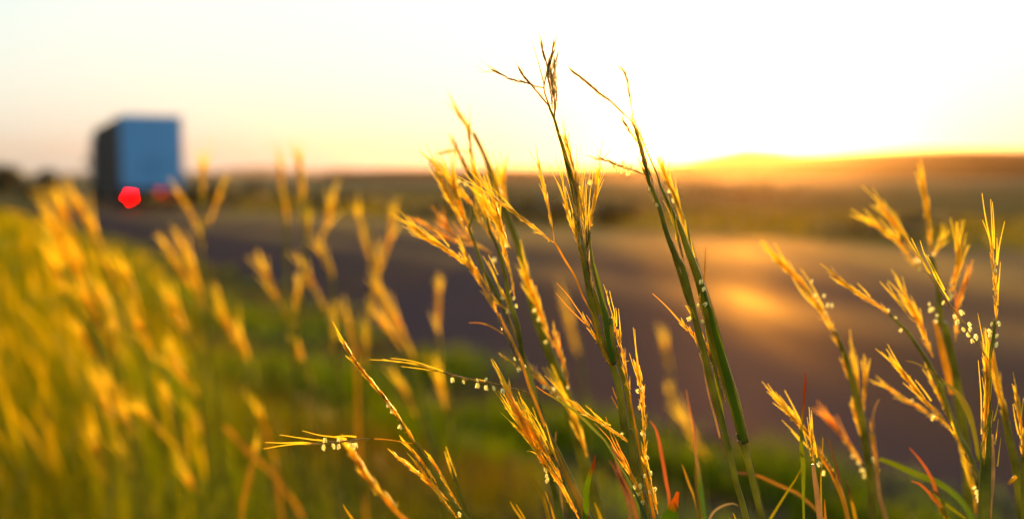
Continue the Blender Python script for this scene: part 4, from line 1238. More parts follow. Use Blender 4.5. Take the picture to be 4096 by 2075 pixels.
RA.head(P('R2', 968, 400, 972, 520, 968, 640, 962, 740, 955, 860, 955, 980), 20, [P('R2', 940, 800, 938, 600, 930, 480, 920, 358), P('R2', 990, 600, 1000, 480, 985, 380), P('R2', 1035, 990, 1045, 900, 1055, 820), P('R2', 1018, 860, 1030, 790, 1040, 708), P('R2', 1012, 720, 1030, 660, 1042, 600), P('R2', 955, 640, 958, 560, 960, 495)], (14, 190, .05), dd=-.006, aw=6, gap=.3)
RA.head(P('R2', 985, 560, 988, 680, 985, 800, 980, 920, 975, 1020), 20, (), (12, 190, .05), dd=.006, aw=6, gap=.3, mat='darkseed')
RA.stem(P('R2', 1005, 800, 1010, 950, 1008, 1080, 995, 1200, 990, 1304), [8, 14, 16, 14], 'pale', dd=.01, name='side_stem')
RA.stem(P('R2', 940, 850, 938, 1000, 935, 1150, 930, 1304), [6, 12, 14, 14], 'stem', dd=.008, name='side_stem')

RB = Plant(.72, P('R2', 870, 1304)[0], 'blurred stalk at right with broad fanned seed heads in front of the far verge', ext=.05)
RB.stem(P('R1', 930, 700, 960, 800, 985, 900, 1000, 1000, 1005, 1150, 1010, 1300, 'R2', 720, 150, 745, 280, 775, 420, 800, 560, 825, 720, 845, 880, 858, 1050, 870, 1304), [14, 18, 24, 34, 34, 36, 36, 34, 34], 'stem', True)
RB.head(P('R1', 862, 110, 876, 200, 890, 280, 900, 360, 912, 430, 922, 510, 930, 600, 936, 700), 24, (), (14, 120, .06), P('R1', 960, 685, 930, 720), aw=6.5, gap=.3)
RB.head(P('R1', 440, 440, 510, 480, 570, 530, 640, 575, 690, 640, 750, 720, 800, 780, 880, 840), 20, (), (9, 120, .12), P('R1', 800, 738, 838, 812, 788, 760, 830, 745), aw=6.5, mat='seed', gap=.3, dd=.02)
RB.head(P('R1', 520, 290, 560, 350, 610, 420, 660, 480, 720, 560, 780, 650, 850, 750), 20, (), (10, 120, .1), (), aw=6.5, gap=.3, awn='awn', dd=.02)
RB.head(P('R1', 1160, 700, 1160, 790, 1145, 870, 1120, 950, 1090, 1040, 1060, 1130), 20, (), (16, 140, .1), P('R1', 1100, 952, 1086, 1012, 1092, 1072, 1118, 1050), dd=-.04, aw=6.5)
RB.head(P('R1', 1240, 900, 1210, 1000, 1180, 1090, 1150, 1200, 'R2', 790, 130, 785, 250), 14, (), (6, 120, .06), dd=-.04, awn='redawn', aw=6)
RB.head(P('R1', 1020, 580, 990, 640, 960, 700, 940, 760), 18, (), (7, 80, .25), dd=.03, aw=6.5)
RB.stem(P('R2', 660, 120, 690, 230, 715, 340, 740, 440, 760, 560), [14, 26, 28, 18], 'straw', dd=-.02, name='leaf_sheath')

RC = Plant(.63, P('R2', 935, 1304)[0], 'leaning stalk at right, its golden seed heads pointing up left over the road', ext=.03)
RC.stem(P('R1', 560, 1200, 650, 1290, 'R2', 500, 190, 560, 280, 620, 370, 670, 460, 700, 560, 745, 680, 790, 790, 840, 880, 890, 990, 930, 1110), [8, 12, 14, 16, 18, 20, 22, 20], 'stem', False)
RC.stem(P('R2', 700, 480, 730, 600, 780, 740, 830, 850, 880, 960, 915, 1080, 930, 1200, 935, 1304), [10, 16, 20, 20, 20], 'stem', True, dd=.02, name='side_stem')
RC.head(P('R1', 115, 885, 170, 935, 225, 980, 290, 1020, 350, 1060, 420, 1105, 480, 1140, 540, 1185, 600, 1240), 19, [P('R1', 400, 1060, 350, 1000, 290, 940)], (8, 100, .06), P('R2', 384, 60, 432, 108, 465, 180), aw=6)
RC.head(P('R2', 505, 20, 540, 90, 570, 140, 595, 200, 620, 270, 650, 340), 22, (), (14, 130, .08), P('R2', 625, 25, 655, 58, 675, 130, 632, 62, 680, 95), aw=6, dd=.02)
RC.head(P('R2', 440, 10, 480, 60, 520, 110, 545, 130), 6, (), (4, 90, .08), aw=6)
RC.head(P('R2', 490, 460, 530, 510, 570, 560, 620, 620, 670, 670, 720, 720, 770, 780), 20, [P('R2', 600, 590, 545, 510, 500, 445), P('R2', 640, 600, 590, 530, 545, 475)], (12, 130, .06), P('R2', 660, 696, 648, 706), aw=6, dd=-.03)
RC.head(P('R2', 385, 520, 440, 560, 500, 600, 570, 640, 640, 690, 700, 720, 760, 780), 18, (), (6, 90, .15), P('R2', 525, 600, 730, 642, 655, 690), aw=6, dd=.06, mat='seed')
RC.head(P('R2', 650, 500, 690, 580, 730, 660, 770, 740, 800, 800), 14, (), (6, 90, .1), P('R2', 730, 640), aw=6)
RC.head(P('R2', 780, 800, 820, 870, 860, 950, 890, 1020, 920, 1100), 18, (), (6, 90, .1), P('R2', 905, 1118, 912, 1140, 925, 1165, 927, 1188), aw=7, dd=-.02, mat='darkseed')
RC.head(P('R2', 870, 1060, 885, 1120, 900, 1190, 905, 1270), 26, (), (10, 150, .05), aw=6, dd=.05)
RC.leaf(P('R2', 488, 360, 540, 372, 600, 402, 660, 440, 700, 475, 750, 515, 800, 560, 850, 640, 885, 740, 910, 860, 920, 960), [3, 6, 9, 12, 24, 26, 18, 16, 14], (.16, .16, .02), (.30, .22, .06), dd=-.02)

RD = Plant(.68, P('R2', 290, 1304)[0], 'blurred green stalk with glowing golden head just right of the sun glare', ext=.02)
RD.stem(P('R2', 60, 180, 100, 270, 140, 370, 170, 480, 200, 600, 230, 740, 250, 880, 270, 1000, 285, 1150, 292, 1304), [12, 20, 26, 28, 28, 28, 26], 'stem', True)
RD.head(P('Z5', 110, 400, 160, 450, 205, 500, 245, 560, 'R2', 20, 120, 50, 180, 80, 250, 110, 310), 24, [P('Z5', 240, 560, 180, 500, 120, 390), P('Z5', 260, 560, 220, 480, 180, 420)], (16, 140, .08), P('Z5', 220, 465, 236, 515, 265, 516, 276, 550, 236, 537, 290, 550, 266, 580), aw=6.5)
RD.head(P('R2', 115, 380, 130, 430, 150, 480), 10, (), (4, 70, .08), aw=6)
RD.head(P('R2', 195, 480, 205, 540, 212, 600, 218, 660), 14, (), (7, 170, .05), aw=6)
RD.head(P('R2', 245, 500, 240, 570, 235, 640, 230, 690), 14, (), (9, 130, .05), aw=6.5)
RD.head(P('R2', 180, 650, 195, 720, 215, 780, 232, 840), 16, (), (4, 70, .08), aw=6)
RD.head(P('R2', 60, 750, 110, 810, 155, 870, 195, 930, 230, 980), 20, (), (14, 130, .1), P('R2', 235, 1015, 250, 1042, 270, 985, 290, 950, 225, 1010, 262, 1010, 240, 1048, 292, 975, 175, 925, 205, 965), aw=6, dd=.07, awn='redawn')
RE = Plant(.66, P('R2', 370, 1304)[0], 'thin blurred stem with a bent drooping tip beside the glowing head at right', ext=.02)
RE.stem(P('R2', 330, 590, 305, 640, 290, 720, 298, 830, 310, 940, 320, 1060, 335, 1180, 370, 1304), [4, 12, 14, 14, 16, 18], 'pale', True)
RE.head(P('R2', 285, 740, 290, 830, 300, 920, 315, 1010, 325, 1080), 18, (), (4, 60, .1), mat='seed', aw=6)
RF = Plant(.66, P('R2', 880, 1290)[0], 'long green leaf arching down right across the dark soil at the lower right', 'leaf', 'grass_leaf', 'loose grass leaves in the foreground', ext=.05)
RF.leaf(P('R2', 330, 945, 400, 970, 480, 1005, 560, 1040, 640, 1070, 700, 1100, 770, 1150, 830, 1210, 880, 1290), [16, 22, 24, 26, 24, 22, 20], (.08, .16, .03), (.20, .24, .02), None, True)
RG = Plant(.60, P('R2', 735, 1304)[0], 'russet tipped curling leaves low at right in front of the long green leaf', 'leaf', 'grass_leaf', 'loose grass leaves in the foreground', ext=.03)
RG.leaf(P('R2', 510, 880, 555, 930, 600, 990, 640, 1060, 665, 1130, 690, 1220, 735, 1304), [3, 10, 14, 18, 20], (.25, .25, .02), (.4, .16, .05), ((.45, .14, .05), .7), True, dd=.03)
RG.leaf(P('R2', 520, 1078, 570, 1095, 620, 1140, 660, 1190, 700, 1230, 730, 1304), [3, 10, 14, 18, 18], (.35, .25, .03), (.4, .16, .05), ((.45, .14, .05), .7), dd=.0)
RG.leaf(P('R2', 650, 1150, 700, 1195, 760, 1240, 840, 1304), [4, 12, 14, 12], (.3, .3, .02), (.2, .24, .02))
RH = Plant(.64, P('R2', 1180, 1304)[0], 'blurred leaning stalk with a narrow golden plume near the right edge', ext=.05)
RH.stem(P('R2', 1060, 600, 1085, 720, 1110, 840, 1140, 960, 1155, 1080, 1170, 1200, 1180, 1304), [16, 24, 28, 28, 28], 'stem', True)
RH.head(P('R2', 1020, 420, 1040, 500, 1055, 580, 1075, 660, 1095, 740, 1115, 850), 26, (), (18, 150, .06), aw=6.5)
RH.stem(P('R2', 1100, 1095, 1122, 1072, 1147, 1050), [10, 14, 12], 'seed', name='dangling_floret', dd=-.04)
RI = Plant(.58, P('R2', 1190, 1304)[0], 'golden awned seed head cut off by the right edge', ext=.03)
RI.stem(P('R2', 1185, 800, 1188, 950, 1190, 1120, 1192, 1304), [12, 16, 18], 'stem', True)
RI.head(P('R2', 1155, 620, 1165, 700, 1175, 780, 1182, 860, 1188, 960), 18, [P('R2', 1165, 700, 1145, 600, 1127, 508), P('R2', 1175, 740, 1170, 640, 1165, 585), P('R2', 1160, 800, 1140, 710, 1127, 620)], (9, 110, .06), aw=6)

# ---- between the tall pair and the right group
S = Plant(.60, P('R3', 1530, 1304)[0], 'left leaning stalk with golden awn fan between the tall pair and right group', ext=.05)
S.stem(P('R3', 1290, 760, 1340, 850, 1400, 930, 1440, 1020, 1490, 1140, 1530, 1304), [12, 18, 22, 20, 16], 'straw', True)
S.head(P('R3', 1060, 470, 1110, 530, 1160, 580, 1220, 650, 1270, 720, 1320, 790, 1370, 870), 22, [P('R3', 1120, 540, 1040, 430, 970, 320), P('R3', 1140, 560, 1060, 430, 1000, 350), P('R3', 1170, 560, 1110, 440, 1042, 308), P('R3', 1240, 770, 1130, 650, 1020, 540), P('R3', 1180, 590, 1110, 520, 1050, 490), P('R3', 1160, 700, 1090, 620)], (12, 150, .05), P('R3', 1320, 802, 1364, 865, 1345, 945), aw=6)
S.head(P('R3', 1350, 830, 1390, 900, 1430, 980, 1460, 1060, 1480, 1120), 17, (), (3, 50, .1), aw=6, mat='darkseed')
T_ = Plant(.565, P('R3', 1320, 1304)[0], 'upright stalk with fine parallel awns and pale pink sheath before the leaning fan', ext=.02)
T_.stem(P('R3', 1262, 880, 1270, 960, 1285, 1060, 1300, 1180, 1315, 1304), [14, 20, 24, 24], 'pale', True)
T_.head(P('R3', 1250, 660, 1255, 730, 1262, 800, 1270, 880), 15, [P('R3', 1255, 700, 1240, 560, 1230, 438), P('R3', 1258, 700, 1255, 560, 1247, 465), P('R3', 1245, 720, 1230, 620, 1215, 518), P('R3', 1245, 820, 1220, 730, 1192, 635), P('R3', 1275, 800, 1265, 680, 1252, 590), P('R3', 1290, 830, 1280, 740, 1262, 640), P('R3', 1220, 740, 1180, 600, 1155, 515)], (4, 90, .05), P('R3', 1298, 880), aw=6)
def loose(label, d, pts, w, c0, c1, tip=None, ext=.03, to_ground=True, tilt=0.0):
    p = Plant(d, pts[-1], label, 'leaf', 'grass_leaf', 'loose grass leaves in the foreground', ext=ext)
    p.leaf(pts, w, c0, c1, tip, to_ground, tilt=tilt, name='blade')
    return p
RED = (.16, .035, .012); RUS = (.13, .062, .035)
loose('slim upright leaf with a red tip crossing the leaning golden fan', .57, P('R3', 1200, 170, 1202, 240, 1195, 340, 1188, 430, 1178, 520, 1170, 640, 1172, 760, 1185, 880, 1186, 1000, 1186, 1140, 1190, 1304), [4, 12, 9, 9, 12, 20, 18, 14, 10, 9], (.16, .20, .02), (.20, .22, .02), (RED, .36))
loose('thin yellow leaf slanting down left under the golden fan', .58, P('R3', 1172, 908, 1130, 990, 1070, 1080, 1000, 1190, 930, 1304), [4, 8, 10, 12], (.30, .27, .02), (.34, .26, .02), ext=-.1)
loose('long rusty leaf arching across behind the tall pair to the lower right', .66, P('R3', 670, 945, 760, 955, 850, 975, 950, 1020, 1040, 1060, 1130, 1100, 1210, 1160, 1290, 1235), [8, 12, 14, 14, 12, 12], (.30, .18, .05), (.45, .20, .05), (RUS, .2))
loose('fine golden awn like blade right of the pink sheathed stalk', .565, P('R3', 1337, 672, 1334, 780, 1328, 880, 1322, 1030, 1330, 1304), [3, 5, 6, 5, 5], (.4, .28, .04), (.5, .3, .04))
loose('brownish pointed leaf leaning right of the golden fan', .61, P('R3', 1385, 688, 1410, 790, 1440, 890, 1465, 1000, 1490, 1120, 1535, 1304), [3, 9, 11, 12, 14], (.35, .2, .07), (.4, .17, .06), (RUS, .6))
loose('short orange pointed leaf at the bottom right of the golden fan', .60, P('R3', 1515, 998, 1535, 1070, 1560, 1160, 1590, 1304), [3, 10, 14, 16], (.45, .3, .03), (.5, .24, .05), (RUS, .3))
loose('small rusty blade at the bottom beside the pink sheathed stalk', .57, P('R3', 1350, 1150, 1352, 1210, 1358, 1304), [3, 7, 10], (.45, .25, .04), (.5, .2, .05))
loose('tall thin rust tipped leaf standing right of the right forked seed heads', .62, P('R3', 280, 305, 292, 380, 310, 470, 330, 560, 345, 670, 352, 780, 370, 900, 390, 1060, 405, 1200, 418, 1304), [3, 7, 9, 11, 12, 16, 20, 24, 24], (.07, .14, .03), (.09, .16, .03), ((.40, .17, .08), .62))
loose('narrow golden leaf beside the thin rust tipped leaf', .60, P('R3', 350, 880, 352, 960, 365, 1090, 385, 1200, 400, 1304), [8, 10, 8, 8], (.4, .25, .04), (.45, .22, .04))
loose('short yellow blade left of the thin rust tipped leaf', .59, P('R3', 245, 880, 270, 940, 300, 1030, 340, 1130, 372, 1270), [3, 10, 10, 8, 8], (.40, .28, .04), (.42, .22, .05))
loose('dark red curved leaf just right of the main stalk foot', .60, P('R3', 0, 545, 40, 600, 68, 690, 88, 800, 110, 920, 128, 1030, 145, 1120, 155, 1304), [4, 11, 14, 14, 14, 12, 14], (.08, .12, .06), (.45, .15, .06), ((.45, .13, .06), .85))
loose('broad bright green leaf cut blunt with an orange end at the bottom edge', .53, P('R3', 216, 1092, 205, 1130, 190, 1180, 172, 1230, 150, 1304), [12, 22, 38, 50, 66], (.07, .15, .01), (.07, .15, .01), ((.5, .10, .01), .52))
loose('pale dry blade curled over at the bottom left of the tall pair', .60, P('R3', 680, 1200, 640, 1184, 580, 1195, 520, 1225, 480, 1265, 455, 1320), [3, 8, 10, 9, 8], (.35, .26, .13), (.35, .26, .14), ext=-.05)
loose('tiny golden blade tip at the bottom between the blunt leaf and the tall pair', .53, P('R3', 642, 1256, 655, 1285, 668, 1320), [3, 6, 8], (.5, .33, .04), (.5, .33, .04))
loose('straight straw blade rising beside the foot of the tall pair', .54, P('R3', 678, 1040, 695, 1100, 715, 1180, 745, 1304), [4, 8, 8, 8], (.4, .3, .05), (.45, .35, .04))
loose('short green leaf with a curved red tip left of the main stalk foot', .55, P('T7', 1047, 742, 1038, 800, 1020, 870, 1000, 920, 982, 980, 970, 1070, 965, 1160, 962, 1270), [4, 12, 20, 22, 24, 24, 22], (.13, .24, .01), (.16, .26, .01), (RED, .34))
loose('brown blurred leaf curving up left of the dark red leaf', .64, P('T7', 1165, 795, 1200, 840, 1245, 920, 1285, 1010, 1320, 1100, 1345, 1200, 1355, 1304), [6, 14, 20, 20, 22], (.16, .13, .05), (.35, .18, .08), (RUS, .6))
loose('faint reddish leaf standing behind the drooping raceme left of the main stalk', .64, P('T7', 1190, 650, 1215, 730, 1245, 830, 1270, 940, 1330, 1050, 1380, 1180, 1410, 1304), [8, 14, 14, 14, 14], (.4, .16, .06), (.35, .15, .08))
loose('golden pair of blades at the bottom left of the golden fan foot', .57, P('T7', 498, 940, 535, 1010, 575, 1080, 610, 1180, 640, 1304), [4, 12, 14, 14], (.5, .3, .03), (.5, .3, .03))
loose('second golden blade close right of the paired one at the bottom', .57, P('T7', 610, 1062, 640, 1140, 665, 1220, 690, 1304), [3, 7, 8, 8], (.5, .3, .03), (.5, .3, .03))
loose('short golden blade at the bottom edge, left of the pair', .56, P('T7', 305, 1150, 340, 1210, 375, 1260, 410, 1310), [3, 9, 10, 10], (.5, .3, .03), (.5, .3, .03))
loose('shorter golden blade at the bottom edge just right of its twin', .56, P('T7', 355, 1172, 385, 1220, 410, 1260, 438, 1310), [3, 7, 8, 8], (.5, .3, .03), (.5, .3, .03))
loose('bright golden blades cluster at the bottom, right of the short red tipped leaf', .55, P('T7', 1040, 1158, 1060, 1210, 1080, 1260, 1098, 1310), [3, 10, 14, 14], (.5, .33, .03), (.5, .33, .03))
loose('small grey brown blade behind the golden fan, right of its middle', .60, P('T7', 705, 545, 702, 600, 695, 660, 710, 780), [4, 8, 8, 6], (.3, .2, .08), (.35, .2, .08))
loose('yellow blade stub at the bottom edge under the flowering raceme', .54, P('T6', 675, 1208, 700, 1250, 745, 1315), [4, 10, 12], (.55, .33, .03), (.55, .33, .03))

# ---- lower left sharp group
U = Plant(.56, P('T6', 1600, 1304)[0], 'bowed golden stalk rising left from the bottom, holding a horizontal flowering raceme', ext=.08)
U.stem(P('T6', 1060, 560, 1110, 640, 1160, 710, 1210, 785, 1260, 860, 1310, 940, 1370, 1040, 1430, 1140, 1510, 1240, 1570, 1304), [8, 11, 14, 14, 16, 16, 14, 14], 'stem', True)
U.head(P('T6', 705, 80, 735, 130, 775, 190, 830, 260, 880, 320, 940, 395, 1000, 470, 1050, 540, 1090, 600, 1130, 660, 1170, 720, 1215, 800), 17, (), (14, 100, .04), P('T6', 1005, 480, 1030, 530, 1095, 640), aw=9, gap=.28, fluff=.6)
uh = U.head(P('T6', 440, 770, 520, 765, 600, 757, 680, 750, 760, 742, 830, 735, 900, 732), 12, [P('T6', 450, 768, 380, 758, 250, 762, 107, 758), P('T6', 450, 770, 360, 768, 240, 780, 98, 805), P('T6', 540, 745, 460, 738, 340, 722, 215, 703), P('T6', 700, 735, 620, 720, 500, 705, 380, 673), P('T6', 770, 718, 700, 712, 600, 716)], (0, 0, 0),
       P('T6', 543, 738, 647, 735, 535, 790, 597, 783, 643, 786, 718, 774, 765, 778, 745, 782), mat='darkseed', awn='awn', aw=7, stalk=P('T6', 900, 732, 970, 735, 1050, 745, 1120, 757, 1187, 767), fluff=.3)
U.head(P('T6', 1065, 862, 1120, 905, 1180, 955, 1240, 1000, 1290, 1050, 1350, 1110, 1400, 1175, 1450, 1240, 1500, 1304), 12, [P('T6', 1200, 960, 1130, 890, 1065, 860)], (4, 70, .06), aw=8, dd=.01)
U.head(P('T6', 1185, 828, 1230, 880, 1270, 930, 1310, 990, 1350, 1050), 11, (), (5, 80, .04), aw=8)
U.head(P('T6', 1222, 932, 1260, 985, 1300, 1045, 1350, 1090, 1400, 1140, 1440, 1180), 12, (), (5, 70, .05), aw=8, dd=-.01)
U.head(P('T6', 1325, 895, 1360, 950, 1400, 1020, 1440, 1100, 1490, 1180, 1530, 1250, 1570, 1304), 10, (), (5, 80, .04), aw=7)
U.head(P('T6', 1365, 1120, 1400, 1180, 1440, 1230, 1490, 1290), 14, (), (3, 70, .05), P('T6', 1510, 1280), aw=8, dd=-.01)
U4 = Plant(.60, P('T6', 1600, 1310)[0], 'thin twin awned stem right of the bowed golden stalk', ext=.10)
U4.stem(P('T6', 1440, 880, 1470, 960, 1500, 1060, 1530, 1150, 1565, 1230, 1600, 1310), [6, 9, 10, 12, 12], 'stem', True)
U4.head(P('T6', 1455, 930, 1480, 1000, 1500, 1060, 1520, 1110), 14, [P('T6', 1490, 1000, 1450, 880, 1420, 788), P('T6', 1480, 1020, 1440, 920, 1412, 820)], (3, 70, .04), aw=8)
U5 = Plant(.66, P('T6', 1120, 1310)[0], 'broad blurred golden head slanting at the bottom, left of the bowed stalk', ext=.12)
U5.stem(P('T6', 900, 1060, 980, 1170, 1050, 1250, 1120, 1310), [10, 16, 22], 'straw', True)
U5.head(P('T6', 785, 905, 830, 970, 870, 1030, 920, 1090, 970, 1150, 1030, 1210, 1080, 1265), 34, (), (16, 110, .05), aw=12, gap=.28)

# ---- blurred golden stalks on the left, a metre or more away
def far_stalk(label, d, st, w, heads, ext=.05, mat='stem', anth=()):
    """st: stem tip to foot; heads: list of (pts, width, awn count)"""
    d *= 1.4
    p = Plant(d, st[-1], label, 'grass stalk', 'grass_stalk', 'blurred grass stalks at left', ext=ext)
    p.stem(st, [a_ * .62 for a_ in w], mat, True, sides=5)
    for h in heads:
        p.head(h[0], h[1] * .46, (), (int(h[2] * .7), 2.2 * h[1] + 40, .10), (h[3] if len(h) > 3 else ()), mat='goldhead', awn='awn', aw=7.5, gap=.3, fluff=1.2)
    return p
far_stalk('tall blurred stalk with a three pronged golden head just right of the truck', 1.08, P('L4', 345, 200, 345, 340, 340, 470, 340, 640, 350, 820, 375, 1000, 400, 1304), [16, 16, 16, 16], [(P('L4', 350, 80, 345, 150, 345, 220, 342, 300), 40, 16), (P('L4', 210, 240, 250, 310, 290, 380, 310, 430), 26, 8), (P('L4', 470, 160, 440, 240, 410, 330, 370, 420), 18, 6), (P('L4', 335, 500, 340, 560, 345, 620), 30, 6), (P('L4', 300, 405, 310, 430), 30, 0, P('L4', 298, 418, 306, 428, 292, 424))])
far_stalk('blurred golden stalk leaning left, below the three pronged one', 1.15, P('L4', 280, 760, 310, 880, 350, 1000, 380, 1150, 400, 1304), [16, 18, 18], [(P('L4', 135, 590, 180, 670, 225, 740, 280, 830, 320, 920), 32, 12), (P('L4', 240, 610, 270, 680, 295, 750, 315, 830, 330, 900, 345, 1000), 48, 18)])
far_stalk('thin blurred stalk with a small head, left one of the twin tall stalks', 1.12, P('L4', 855, 180, 870, 300, 885, 420, 890, 560, 890, 720, 895, 900, 920, 1304), [14, 18, 18, 18], [(P('L4', 850, 70, 855, 130, 858, 190, 862, 240), 34, 10), (P('L4', 885, 300, 890, 370, 890, 440), 26, 6)])
far_stalk('tall blurred stalk with a bright golden head, right one of the twin tall stalks', 1.05, P('L4', 1000, 250, 1010, 380, 1022, 520, 1012, 660, 1000, 800, 970, 940, 950, 1100, 940, 1304), [16, 18, 20, 22], [(P('L4', 985, 60, 992, 130, 998, 200, 992, 290), 42, 16, P('L4', 940, 120, 985, 290)), (P('L4', 1022, 420, 1022, 500, 1018, 590), 34, 10), (P('L4', 960, 860, 955, 980, 955, 1120), 40, 6)])
far_stalk('blurred forked stalk bending left then right beside the twin tall stalks', 1.10, P('L4', 1095, 520, 1140, 620, 1180, 720, 1190, 860, 1200, 1000, 1210, 1304), [12, 16, 16, 18], [(P('L4', 1190, 270, 1170, 340, 1150, 420, 1110, 510), 28, 8), (P('L4', 1120, 580, 1150, 650, 1180, 720, 1190, 790), 34, 12), (P('L4', 1200, 1110, 1200, 1180, 1195, 1240), 40, 8)])
far_stalk('blurred stalk with a head leaning left, between the twin stalks and the forked one', 1.12, P('L4', 1060, 800, 1110, 920, 1160, 1030, 1190, 1150, 1220, 1304), [12, 16, 16], [(P('L4', 1035, 740, 1070, 820, 1110, 900, 1150, 980), 32, 12, P('L4', 1160, 1025, 1165, 1015, 1152, 1030))])
far_stalk('club shaped golden head leaning left under the left twin stalk', 1.08, P('L4', 830, 880, 870, 970, 910, 1060, 940, 1180, 960, 1304), [12, 16, 16], [(P('L4', 770, 750, 800, 810, 830, 880, 865, 950, 900, 1020), 36, 16)])
far_stalk('blurred forked stalk in front of the dark road, left of the single club', 1.15, P('O', 925, 560, 930, 620, 945, 690, 930, 760, 925, 850, 922, 950, 915, 1050, 910, 1304), [16, 18, 20, 24], [(P('O', 905, 555, 915, 600, 930, 645, 942, 675), 26, 10), (P('O', 988, 545, 980, 600, 965, 650, 950, 685), 26, 10), (P('O', 948, 680, 938, 740, 928, 800), 34, 8), (P('O', 925, 840, 922, 890, 920, 930), 40, 12)])
far_stalk('wide blurred golden brush leaning left above the long raceme', .98, P('L7', 1340, 560, 1410, 720, 1450, 860, 1480, 960, 1510, 1100, 1560, 1304), [20, 26, 28], [(P('L7', 1210, 290, 1260, 380, 1310, 480, 1350, 560, 1390, 650), 54, 34), (P('L7', 1180, 440, 1240, 520, 1300, 600, 1350, 660), 26, 12), (P('L7', 1400, 690, 1425, 760, 1440, 830), 44, 4)])
far_stalk('single upright orange club head above the long raceme', 1.0, P('L7', 1640, 500, 1640, 600, 1680, 720, 1700, 820, 1720, 960, 1740, 1304), [16, 20, 20], [(P('L7', 1640, 210, 1640, 300, 1638, 390, 1640, 480), 36, 14), (P('L7', 1640, 500, 1645, 560, 1655, 620), 22, 3), (P('L7', 1670, 1020, 1690, 1100, 1710, 1180), 46, 8)])
far_stalk('rusty blurred stalk in the shade left of the wide golden brush', 1.15, P('L7', 880, 450, 900, 560, 920, 680, 930, 850, 940, 1304), [16, 18, 18], [(P('L7', 865, 440, 880, 520, 900, 600, 910, 680), 34, 4)], mat='straw')
far_stalk('golden stalk at far left leaning over the truck base', 1.3, P('L5', 600, 250, 660, 380, 720, 520, 800, 700, 880, 900, 950, 1100, 1000, 1304), [20, 20, 22], [(P('L5', 530, 70, 570, 140, 615, 210, 650, 290, 685, 360), 50, 24), (P('L5', 690, 420, 740, 500, 785, 580, 820, 640), 34, 12)])
far_stalk('bright golden stalk arching right with a glowing tip, at left under the truck', 1.2, P('L5', 870, 640, 910, 740, 960, 860, 1010, 980, 1060, 1120, 1100, 1304), [14, 16, 18, 18], [(P('L5', 820, 500, 860, 580, 895, 670, 920, 750), 40, 14), (P('L5', 930, 860, 955, 920, 985, 980, 1010, 1040), 46, 12, P('L5', 985, 1015, 995, 1030, 975, 1000, 990, 1000))])
far_stalk('leftmost dense golden stalk of the bright sheaf at far left', 1.35, P('L5', 440, 420, 500, 560, 560, 700, 620, 850, 700, 1050, 780, 1304), [20, 22, 22], [(P('L5', 390, 240, 420, 310, 450, 380, 490, 470), 60, 26), (P('L5', 520, 440, 545, 520, 570, 600, 590, 680), 50, 20)])
far_stalk('lower golden head leaning out of the bright sheaf at far left', 1.25, P('L5', 430, 600, 490, 720, 560, 860, 640, 1010, 720, 1304), [18, 20, 20], [(P('L5', 380, 490, 410, 560, 445, 620, 480, 680), 50, 20), (P('L5', 560, 910, 610, 990, 650, 1050, 690, 1100), 44, 14)])
far_stalk('thick golden stalk in the middle of the bright sheaf at far left', 1.25, P('L5', 660, 780, 720, 900, 760, 1020, 790, 1150, 820, 1304), [18, 20, 20], [(P('L5', 600, 700, 640, 780, 680, 860, 720, 920), 56, 20), (P('L5', 690, 700, 720, 770, 745, 830, 765, 900), 54, 20), (P('L5', 720, 960, 745, 1030, 770, 1100), 40, 8)])
far_stalk('golden stalk with a long head on the left edge of the bright sheaf', 1.4, P('L5', 480, 150, 520, 280, 560, 440, 600, 620, 640, 860, 660, 1304), [18, 22, 22], [(P('L5', 440, 150, 470, 230, 500, 310, 530, 400), 54, 20), (P('L5', 440, 380, 480, 460, 530, 560, 560, 640), 60, 24)])
far_stalk('blurred golden head at left under the three pronged stalk', 1.2, P('L5', 1200, 860, 1250, 960, 1300, 1080, 1330, 1304), [18, 20, 20], [(P('L5', 1160, 740, 1190, 810, 1220, 880, 1260, 950), 56, 22)])
far_stalk('short thick golden club leaning left below the glowing tip', 1.1, P('L6', 900, 300, 960, 420, 990, 560, 1010, 760, 1040, 1304), [16, 18, 20], [(P('L6', 820, 170, 860, 230, 900, 290, 950, 350), 50, 20), (P('L6', 930, 540, 960, 620, 1000, 700), 44, 4)])
far_stalk('blurred orange stalk with a leaning lower head at left near the bottom', 1.15, P('L6', 130, 640, 180, 760, 210, 900, 245, 1050, 270, 1304), [14, 18, 18], [(P('L6', 180, 820, 210, 910, 235, 1000, 255, 1080), 42, 12)])
far_stalk('blurred golden stalk with paired heads at lower left', 1.15, P('L6', 300, 440, 340, 600, 380, 760, 430, 920, 480, 1080, 520, 1304), [16, 20, 20], [(P('L6', 240, 420, 265, 480, 290, 540, 320, 590), 54, 20), (P('L6', 320, 380, 350, 450, 380, 520), 44, 14), (P('L6', 395, 820, 420, 900, 460, 990), 40, 8)])
far_stalk('blurred stalk with a round glint on it at lower left', 1.1, P('L6', 420, 560, 460, 660, 500, 780, 530, 900, 570, 1050, 610, 1304), [14, 18, 18], [(P('L6', 420, 580, 450, 650, 480, 720), 38, 12), (P('L6', 515, 840, 525, 870), 18, 0, P('L6', 518, 858, 522, 850, 512, 862))])
far_stalk('blurred V shaped pair of stalks meeting at lower left', 1.1, P('L6', 720, 380, 770, 480, 810, 600, 845, 740, 880, 880, 930, 1020, 990, 1304), [18, 22, 24, 24], [(P('L6', 500, 460, 580, 540, 660, 620, 740, 700, 820, 770), 34, 12), (P('L6', 720, 370, 760, 460, 800, 560, 830, 660), 34, 8), (P('L6', 900, 1040, 950, 1120), 50, 6)])
far_stalk('orange blurred leaf slanting down right at the bottom, left of the horizontal raceme', 1.0, P('L6', 1160, 590, 1220, 650, 1280, 720, 1350, 790, 1430, 860, 1540, 970), [26, 30, 32, 30, 26], [], mat='straw')
